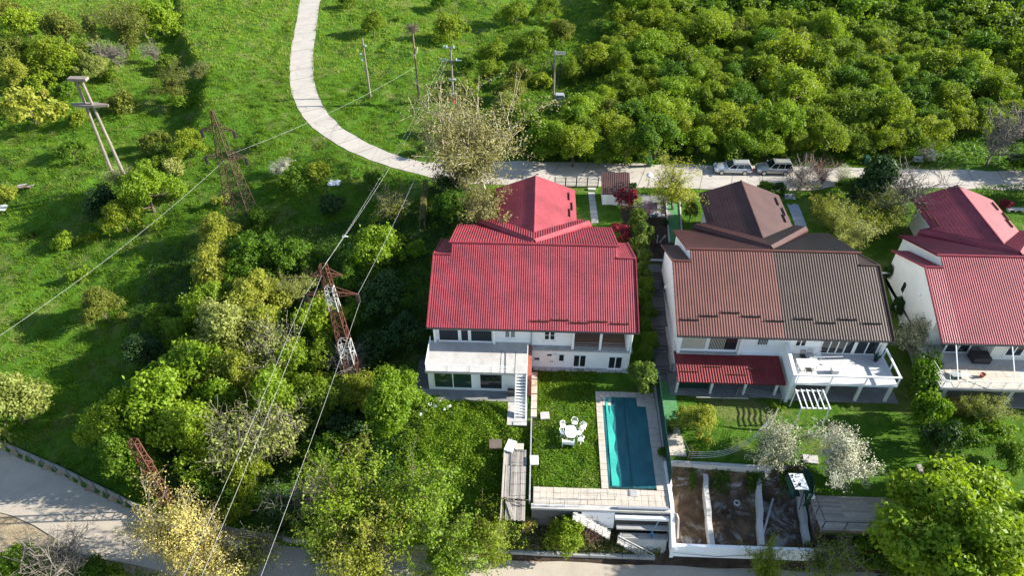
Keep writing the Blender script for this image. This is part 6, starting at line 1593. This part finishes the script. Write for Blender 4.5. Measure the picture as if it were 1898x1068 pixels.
 ('conifer', 'dark', 1582, 382, 20, 'dark conifer behind the yellow green shrubs'),
 ('bush', 'red', 1866, 378, 15, 'red leaved shrub beside the white stone bench'),
 ('bush', 'dark', 1520, 385, 20, 'dark bush in the shade right of the slab path'),
 # around the houses below
 ('conifer', 'thuja', 1190, 690, 34, 'feathery yellowish conifer at the upper right corner of the pool'),
 ('bush', 'mid', 1228, 838, 12, 'small green bush hanging on the green fence'),
 ('leafy', 'yellow', 1298, 775, 40, 'yellow green tree beside the green path below the porch'),
 ('tuft', 'dark', 1240, 800, 12, 'dark purple shrub between green path and fence'),
 ('tuft', 'olive', 1283, 838, 14, 'brownish shrub at the clothes line post'),
 ('blossom', 'white', 1446, 818, 46, 'white blossoming tree left of the concrete slab'),
 ('blossom', 'white', 1568, 858, 50, 'larger white blossoming tree right of the concrete slab'),
 ('tuft', 'bright', 1440, 752, 14, 'leafy top of the leaning pale trunk'),
 ('conifer', 'dark', 1655, 500, 17, 'dark conifer at the upper left corner of the cream wall'),
 ('conifer', 'dark', 1668, 560, 17, 'dark conifer halfway along the cream wall'),
 ('conifer', 'dark', 1680, 610, 17, 'dark conifer above the white blossom by the cream wall'),
 ('blossom', 'white', 1708, 625, 40, 'white blossoming tree against the cream walled house'),
 ('bush', 'mid', 1714, 690, 42, 'tall green shrub below the white blossom at the terrace corner'),
 ('bush', 'mid', 1726, 758, 40, 'second tall shrub below the terrace corner of the right house'),
 ('bush', 'dark', 1750, 815, 42, 'dark shrub at the right edge of the shaded lawn'),
 ('bush', 'catkin', 1782, 755, 26, 'golden shrub in front of the right terrace'),
 ('blossom', 'pale', 1828, 750, 34, 'pale blossoming shrub in front of the right terrace'),
 ('bush', 'bright', 1850, 800, 34, 'bright green shrub below the pale blossoming shrub'),
 ('bush', 'mid', 1800, 812, 32, 'green shrub between the tall shrubs and the bright shrub'),
 ('leafy', 'mid', 1885, 850, 44, 'green tree at the right edge above the big maple'),
 ('maple', 'bright', 1782, 972, 162, 'huge dense green maple in the bottom right corner'),
 ('leafy', 'mid', 1670, 1040, 70, 'green tree at the bottom edge left of the maple'),
 ('leafy', 'dark', 1885, 1040, 60, 'dark tree in the bottom right corner beside the maple'),
 ('sparse', 'wood', 1530, 1030, 48, 'thin leafy shrub in front of the white retaining wall'),
 ('airy', 'wood', 1440, 1050, 44, 'thin young tree at the bottom edge before the white retaining wall'),
 ('bush', 'bright', 1600, 1015, 34, 'light green shrub right of the white retaining wall'),
 ('leafy', 'bright', 1052, 985, 44, 'round bright bush below the pool terrace'),
 ('barered', '', 1105, 985, 26, 'dry reddish brush beside the lower steps'),
 ('bush', 'catkin', 982, 970, 18, 'yellowish climber at the lower end of the plank walkway'),
]
def kind_of(k):
    return ('shrub', 'shrub') if k in ('bush', 'tuft', 'box', 'barered') else (('conifer', 'conifer') if k == 'conifer' else ('tree', 'tree'))
for row in TREES:
    k, m_, px, py, r, lab = row[:6]
    thicket = px < 790 and 380 < py < 900 and k in ('leafy', 'fine')
    if thicket: r *= 1.14
    nm, ct = kind_of(k); second = None
    if k == 'blossom' and m_ == 'white': second = None
    put(k, m_ or 'mid', px, py, r, lab, ct, nm, zs=1.75 if lab in ('second tall shrub below the terrace corner of the right house', 'dark shrub at the right edge of the shaded lawn', 'tall green shrub below the white blossom at the terrace corner') else (1.3 if px < 560 and 690 < py < 1020 and k in ('leafy', 'fine', 'catkin', 'sparse') else 1.0))
p = on_terrain(898, 350); pt = plant('plane', 'tan', p, height_to(p, 172) / 8.4, zs=.86, label='large budding plane tree with pale branches by the red house')
cm_ = SPEC['plane'][0][0][0]; co_ = np.zeros(len(cm_.vertices) * 3, np.float32); cm_.vertices.foreach_get('co', co_); co_ = co_.reshape(-1, 3).mean(0)
pt.rotation_euler.z = R(222) - math.atan2(co_[1], co_[0])                   # the crown leans left and towards the houses
# hedge of thujas between red and brown houses
for i in range(11):
    f = i / 10; px = 1186 + 16 * f; py = 396 + 254 * f
    labs = 'the hedge of pale thujas between the red and the brown house'
    put('conifer', 'thuja' if i < 5 else 'mid', px + (4 if i % 2 else -3), py, 20, ('lit yellow green thuja in upper half of the hedge between the houses' if i < 5 else 'shaded green thuja in lower half of the hedge between the houses'), 'conifer', 'thuja', 'sunlit hedge thujas' if i < 5 else 'shaded hedge thujas')  # sun and shade along the hedge are put into two leaf colours
# leaning pale trunk carrying the clothes wires
a = on_terrain(1418, 800); t = thing('leaning_trunk', 'pale leaning bare trunk carrying the clothes wires in the middle garden', 'tree', a)
e = at(1442, 757, -1.0) - a; MB().bar((0, 0, -.2), e * .55 + Vector((.05, 0, .2)), .26, None, 0, 8, .2).bar(e * .55 + Vector((.05, 0, .2)), e, .2, None, 0, 7, .1).bar(e * .6, e * .6 + Vector((.5, .2, .5)), .1, None, 0, 6, .05).build('trunk', M['palebark'], t, local=True)
def hedge(name, label, a, b, wd, ht, mat, size=.13):
    a, b = Vector((a.x, a.y, 0)), Vector((b.x, b.y, 0)); L = (b - a).length; n = int(L * (wd + 2 * ht) * 95); rs = np.random.default_rng(int(L * 100))
    u = rs.uniform(0, L, n); s = rs.uniform(-1, 1, n); side = rs.random(n) < .55
    v = np.where(side, np.sign(s) * (wd / 2) * rs.uniform(.85, 1.08, n), s * wd / 2); z = np.where(side, rs.uniform(.05, ht, n), ht * rs.uniform(.9, 1.07, n))
    z = z + .06 * np.sin(u * 3.1)
    C = np.stack([u - L / 2, v, z], 1); O = np.stack([np.zeros(n), np.where(side, np.sign(s), 0), np.where(side, .3, 1)], 1)
    V, F = leaf_quads(C, O, size, rs); me = np_mesh('foliage', V, F, [Y[mat]], None, rs.random(n))
    m = (a + b) / 2; m.z = gz1(m.x, m.y); t = thing(name, label, 'hedge', m, None, math.atan2((b - a).y, (b - a).x))
    link_mesh('foliage', me, t); mb = MB()
    for k in range(int(L / .7)): x_ = -L / 2 + .4 + k * .7; mb.bar((x_, 0, -.1), (x_, 0, ht * .8), .06, None, 0, 5).bar((x_, 0, ht * .4), (x_ + .2, wd * .3, ht * .85), .04, None, 0, 4)
    o = mb.build('stems', M['bark'], t, local=True); o['kind'] = 'stuff'
hedge('hedge', 'trimmed hedge along the street right of the right red wing', at(1812, 362, .5), at(1915, 362, .5), 1.7, 1.5, 'mid')
hedge('hedge', 'brownish low hedge by the street right of the slab path', at(1478, 352, .5), at(1520, 352, .5), 1.0, 1.1, 'olive')
hedge('hedge', 'short dark hedge behind the street lamp', at(1188, 356, .3), at(1226, 356, .3), .8, .7, 'mid')
hedge('vine_fence', 'overgrown brown vine fence between meadow and the plane tree', at(790, 345, .5), at(784, 438, -1.0), .6, 1.6, 'tan')

# ------------------------------------------------------------------ grass and ground cover
VC = np.array(CAM)
def visible(u, w, z, m=60):
    dx, dy, dz = u - VC[0], w - VC[1], z - VC[2]
    x = dx * math.cos(YAW) + dy * math.sin(YAW); y = -dx * math.sin(YAW) + dy * math.cos(YAW); dep = y * _c - dz * _s
    px = 949 + FPX * x / dep; py = 534 - FPX * (y * _s + dz * _c) / dep
    return (px > -m) & (px < 1898 + m) & (py > -m) & (py < 1068 + m)
def no_build(u, w):
    k = np.zeros(len(u), bool)
    for H in (H1, H2, H3): k |= (u > H.x + .2) & (u < H.x + 19.4) & (w > H.y + .4) & (w < H.y + 15)
    for H in (H1, H2, H3): k |= (u > H.x + 5.8) & (u < H.x + 13.7) & (w > H.y + 14) & (w < H.y + 21.8)
    k |= (u > -1.3) & (u < 9.5) & (w > -4) & (w < 1); k |= (u > 7.7) & (u < 10.4) & (w > -6.7) & (w < -3)
    k |= (u > H2.x - .2) & (u < H2.x + 21.1) & (w > -2.5) & (w < .9); k |= (u > H3.x) & (w > -2.9) & (w < .9)
    k |= (u > 15.85) & (u < 23.6) & (w > -13) & (w < -2.3); k |= (u > 10.1) & (u < 21.6) & (w < -12.9) & (w > -15.6)
    k |= (u > 21.3) & (u < 23.7) & (w > -9.5) & (w < 14.5); k |= (u > 21.4) & (u < 33.4) & (w < -9.9)
    k |= (u > 32.9) & (u < 40.6) & (w < -13) & (w > -16.2); k |= (u > 7.5) & (u < 9.9) & (w < -9) & (w > -16.3)
    k |= w < low_edge(u) + .35; k |= road_dist(u, w) < np.where(u > -4, 1.55, 1.72)
    k |= (u > 20.8) & (u < 26.2) & (w > 13.5) & (w < 25); k |= (u > 33.4) & (u < 35.8) & (w > 14) & (w < 28); k |= (u > 16.2) & (u < 17.6) & (w > 15) & (w < 28)
    return k
def grass(name, u0, u1, w0, w1, dens, h, wd, mat, cond=None, seed=1, clump=.45, lean=.5):
    rs = np.random.default_rng(seed); n = int((u1 - u0) * (w1 - w0) * dens)
    u = rs.uniform(u0, u1, n); w = rs.uniform(w0, w1, n)
    z = gz(u, w); k = visible(u, w, z) & ~no_build(u, w)
    if cond is not None: k &= cond(u, w)
    cl = .5 + .5 * np.sin(u * 1.9 + 2 * np.sin(w * .8)) * np.sin(w * 1.7 + 2 * np.sin(u * .7)); big = .5 + .5 * np.sin(u * .31 + 1.4 * np.sin(w * .23 + 1)) * np.sin(w * .37 + u * .11)
    k &= rs.random(n) > clump * (1 - cl)
    u, w, z, cl, big = u[k], w[k], z[k], cl[k], big[k]; n = len(u)
    a = rs.uniform(0, 6.283, n); hh = rs.uniform(h[0], h[1], n) * (.35 + 1.05 * cl); ww = rs.uniform(wd * .6, wd * 1.3, n)
    l = rs.normal(0, lean, (n, 2)) * hh[:, None]
    V = np.zeros((n, 3, 3)); V[:, 0, 0] = u - np.cos(a) * ww / 2; V[:, 0, 1] = w - np.sin(a) * ww / 2; V[:, 1, 0] = u + np.cos(a) * ww / 2; V[:, 1, 1] = w + np.sin(a) * ww / 2
    V[:, 2, 0] = u + l[:, 0]; V[:, 2, 1] = w + l[:, 1]; V[:, :2, 2] = (z - .03)[:, None]; V[:, 2, 2] = z + hh
    me = np_mesh(name, V.reshape(-1, 3), np.arange(3 * n).reshape(n, 3), [Y[mat]], None, np.clip(rs.uniform(0, .75, n) + .45 * (big - .4), 0, 1))
    return tag(link_mesh(name, me), kind='stuff')
def cover_leaves(name, u0, u1, w0, w1, dens, h, size, mat, cond=None, seed=1):
    rs = np.random.default_rng(seed); n = int((u1 - u0) * (w1 - w0) * dens); u = rs.uniform(u0, u1, n); w = rs.uniform(w0, w1, n); z = gz(u, w); k = visible(u, w, z) & ~no_build(u, w)
    if cond is not None: k &= cond(u, w)
    cl = (.5 + .5 * np.sin(u * 2.3 + 1.7 * np.sin(w * 1.1)) * np.sin(w * 2.1 + 1.5 * np.sin(u * .9))); k &= rs.random(n) < .3 + .8 * cl
    u, w, z, cl = u[k], w[k], z[k], cl[k]; n = len(u); C = np.stack([u, w, z + rs.random(n) * h * (.25 + cl)], 1); O = np.zeros((n, 3)); O[:, 2] = .6
    V, F = leaf_quads(C, O, size, rs, .4, 1.0); me = np_mesh(name, V, F, [Y[mat]], None, rs.random(n)); return tag(link_mesh(name, me), kind='stuff')
hill = lambda u, w: (u < -1.5) | (w > 34)
est = lambda u, w: (u >= -1.5) & (w < 28)
lawn1 = lambda u, w: (u > 9.9) & (u < 16) & (w > -13) & (w < .6)
weedy = lambda u, w: (u > -2) & (u < 9.9) & (w < -3.8)
grass('meadow_grass', -100, 60, -17, 60, 78, (.10, .40), .085, 'grass', lambda u, w: hill(u, w), 1, .8)
grass('far_meadow_grass', -100, 60, 60, 142, 26, (.16, .42), .14, 'grass', hill, 2)
grass('dry_grass', -100, 60, -10, 142, 7, (.2, .45), .07, 'straw', lambda u, w: hill(u, w) & (np.sin(u * .42 + 2 * np.sin(w * .3)) * np.sin(w * .5 + np.sin(u * .21) * 2) > .25), 3, 0)
grass('lawn_grass', -2, 75, -17, 30, 62, (.05, .13), .06, 'lawn', lambda u, w: est(u, w) & ~weedy(u, w) & ~lawn1(u, w), 4, .25)
grass('table_lawn_grass', 9.8, 16, -13, .7, 170, (.08, .26), .07, 'grass', lawn1, 5, .5)
cover_leaves('lawn_weeds', 9.8, 16, -13, .5, 130, .22, .13, 'bright', lawn1, 6)
grass('weedy_garden_grass', -3, 9.9, -17, -3.8, 140, (.15, .5), .08, 'grass', weedy, 7, .5)
cover_leaves('garden_weeds', -3, 9.9, -17, -3.8, 170, .55, .15, 'bright', weedy, 8)
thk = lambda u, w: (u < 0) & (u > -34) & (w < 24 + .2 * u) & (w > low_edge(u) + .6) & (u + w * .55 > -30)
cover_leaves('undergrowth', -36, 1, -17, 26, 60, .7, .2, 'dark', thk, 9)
cover_leaves('wood_undergrowth', 4, 110, 34.6, 75, 26, .8, .26, 'mid', lambda u, w: (w > 34.6) & (u > -.9 * (w - 40) + 4), 10)
grass('roadside_grass', -40, 60, -30, -17, 70, (.08, .3), .07, 'grass', None, 11) if False else None
vg = lambda u, w: (u < -20) & (w < np.interp(u, [-75, -36.3, -31.8, -27.5, -23.5, -10], [-8, -14.8, -16.3, -18.2, -18.9, -22.0]) - 1.2)
def verge():
    rs = np.random.default_rng(12); n = 60000; u = rs.uniform(-60, -5, n); w = rs.uniform(-32, -8, n)
    edge = np.interp(u, [-75, -36.3, -31.8, -27.5, -23.5, -10, 10], [-8, -14.8, -16.3, -18.2, -18.9, -22.0, -23]) - .1
    k = (w < edge) & ((u > -30.5) | (w < edge - 2.6 + .5 * np.sin(u))); u, w = u[k], w[k]; n = len(u); z = np.full(n, -7.05)
    C = np.stack([u, w, z], 1); a = rs.uniform(0, 6.28, n); hh = rs.uniform(.12, .4, n); V = np.zeros((n, 3, 3)); V[:] = C[:, None, :]
    V[:, 0, 0] -= np.cos(a) * .05; V[:, 1, 0] += np.cos(a) * .05; V[:, 0, 1] -= np.sin(a) * .05; V[:, 1, 1] += np.sin(a) * .05; V[:, 2, 2] += hh; V[:, 2, :2] += rs.normal(0, .12, (n, 2))
    tag(link_mesh('verge_grass', np_mesh('verge_grass', V.reshape(-1, 3), np.arange(3 * n).reshape(n, 3), [Y['grass']], None, rs.random(n))), kind='stuff')
verge()
bed_ = lambda u, w: (u > 5.3) & (u < 20.5) & (w < -15.4) & (w > -16.95)
def bed_plants():
    rs = np.random.default_rng(14); n = 15000; u = rs.uniform(5.3, 20.8, n); w = rs.uniform(-17.0, -15.3, n); kk_ = (w < -16.2) | (rs.random(n) < .35); u, w = u[kk_], w[kk_]; n = len(u); z = gz(u, w)
    C = np.stack([u, w, z + rs.random(n) ** 2 * .6], 1); O = np.zeros((n, 3)); O[:, 2] = .5; V, F = leaf_quads(C, O, .15, rs, .4, 1.0, .3)
    me = np_mesh('bank_weeds', V, F, [Y['mid'], Y['straw']], (rs.random(n) < .5).astype(int), rs.random(n)); tag(link_mesh('bank_weeds', me), kind='stuff')
bed_plants()
def pit_plants():
    rs = np.random.default_rng(15); n = 2600; u = rs.uniform(23.6, 33, n); w = rs.normal(-10.9, .5, n); z = gz(u, w); k = (np.sin(u * 2.2) > -.2) & (w > -12.2) & (w < -10.2); u, w, z = u[k], w[k], z[k]; n = len(u)
    C = np.stack([u, w, z + rs.random(n) * .45], 1); O = np.zeros((n, 3)); O[:, 2] = .6; V, F = leaf_quads(C, O, .17, rs, .4, 1.0)
    tag(link_mesh('pit_weeds', np_mesh('pit_weeds', V, F, [Y['mid']], None, rs.random(n))), kind='stuff')
pit_plants()
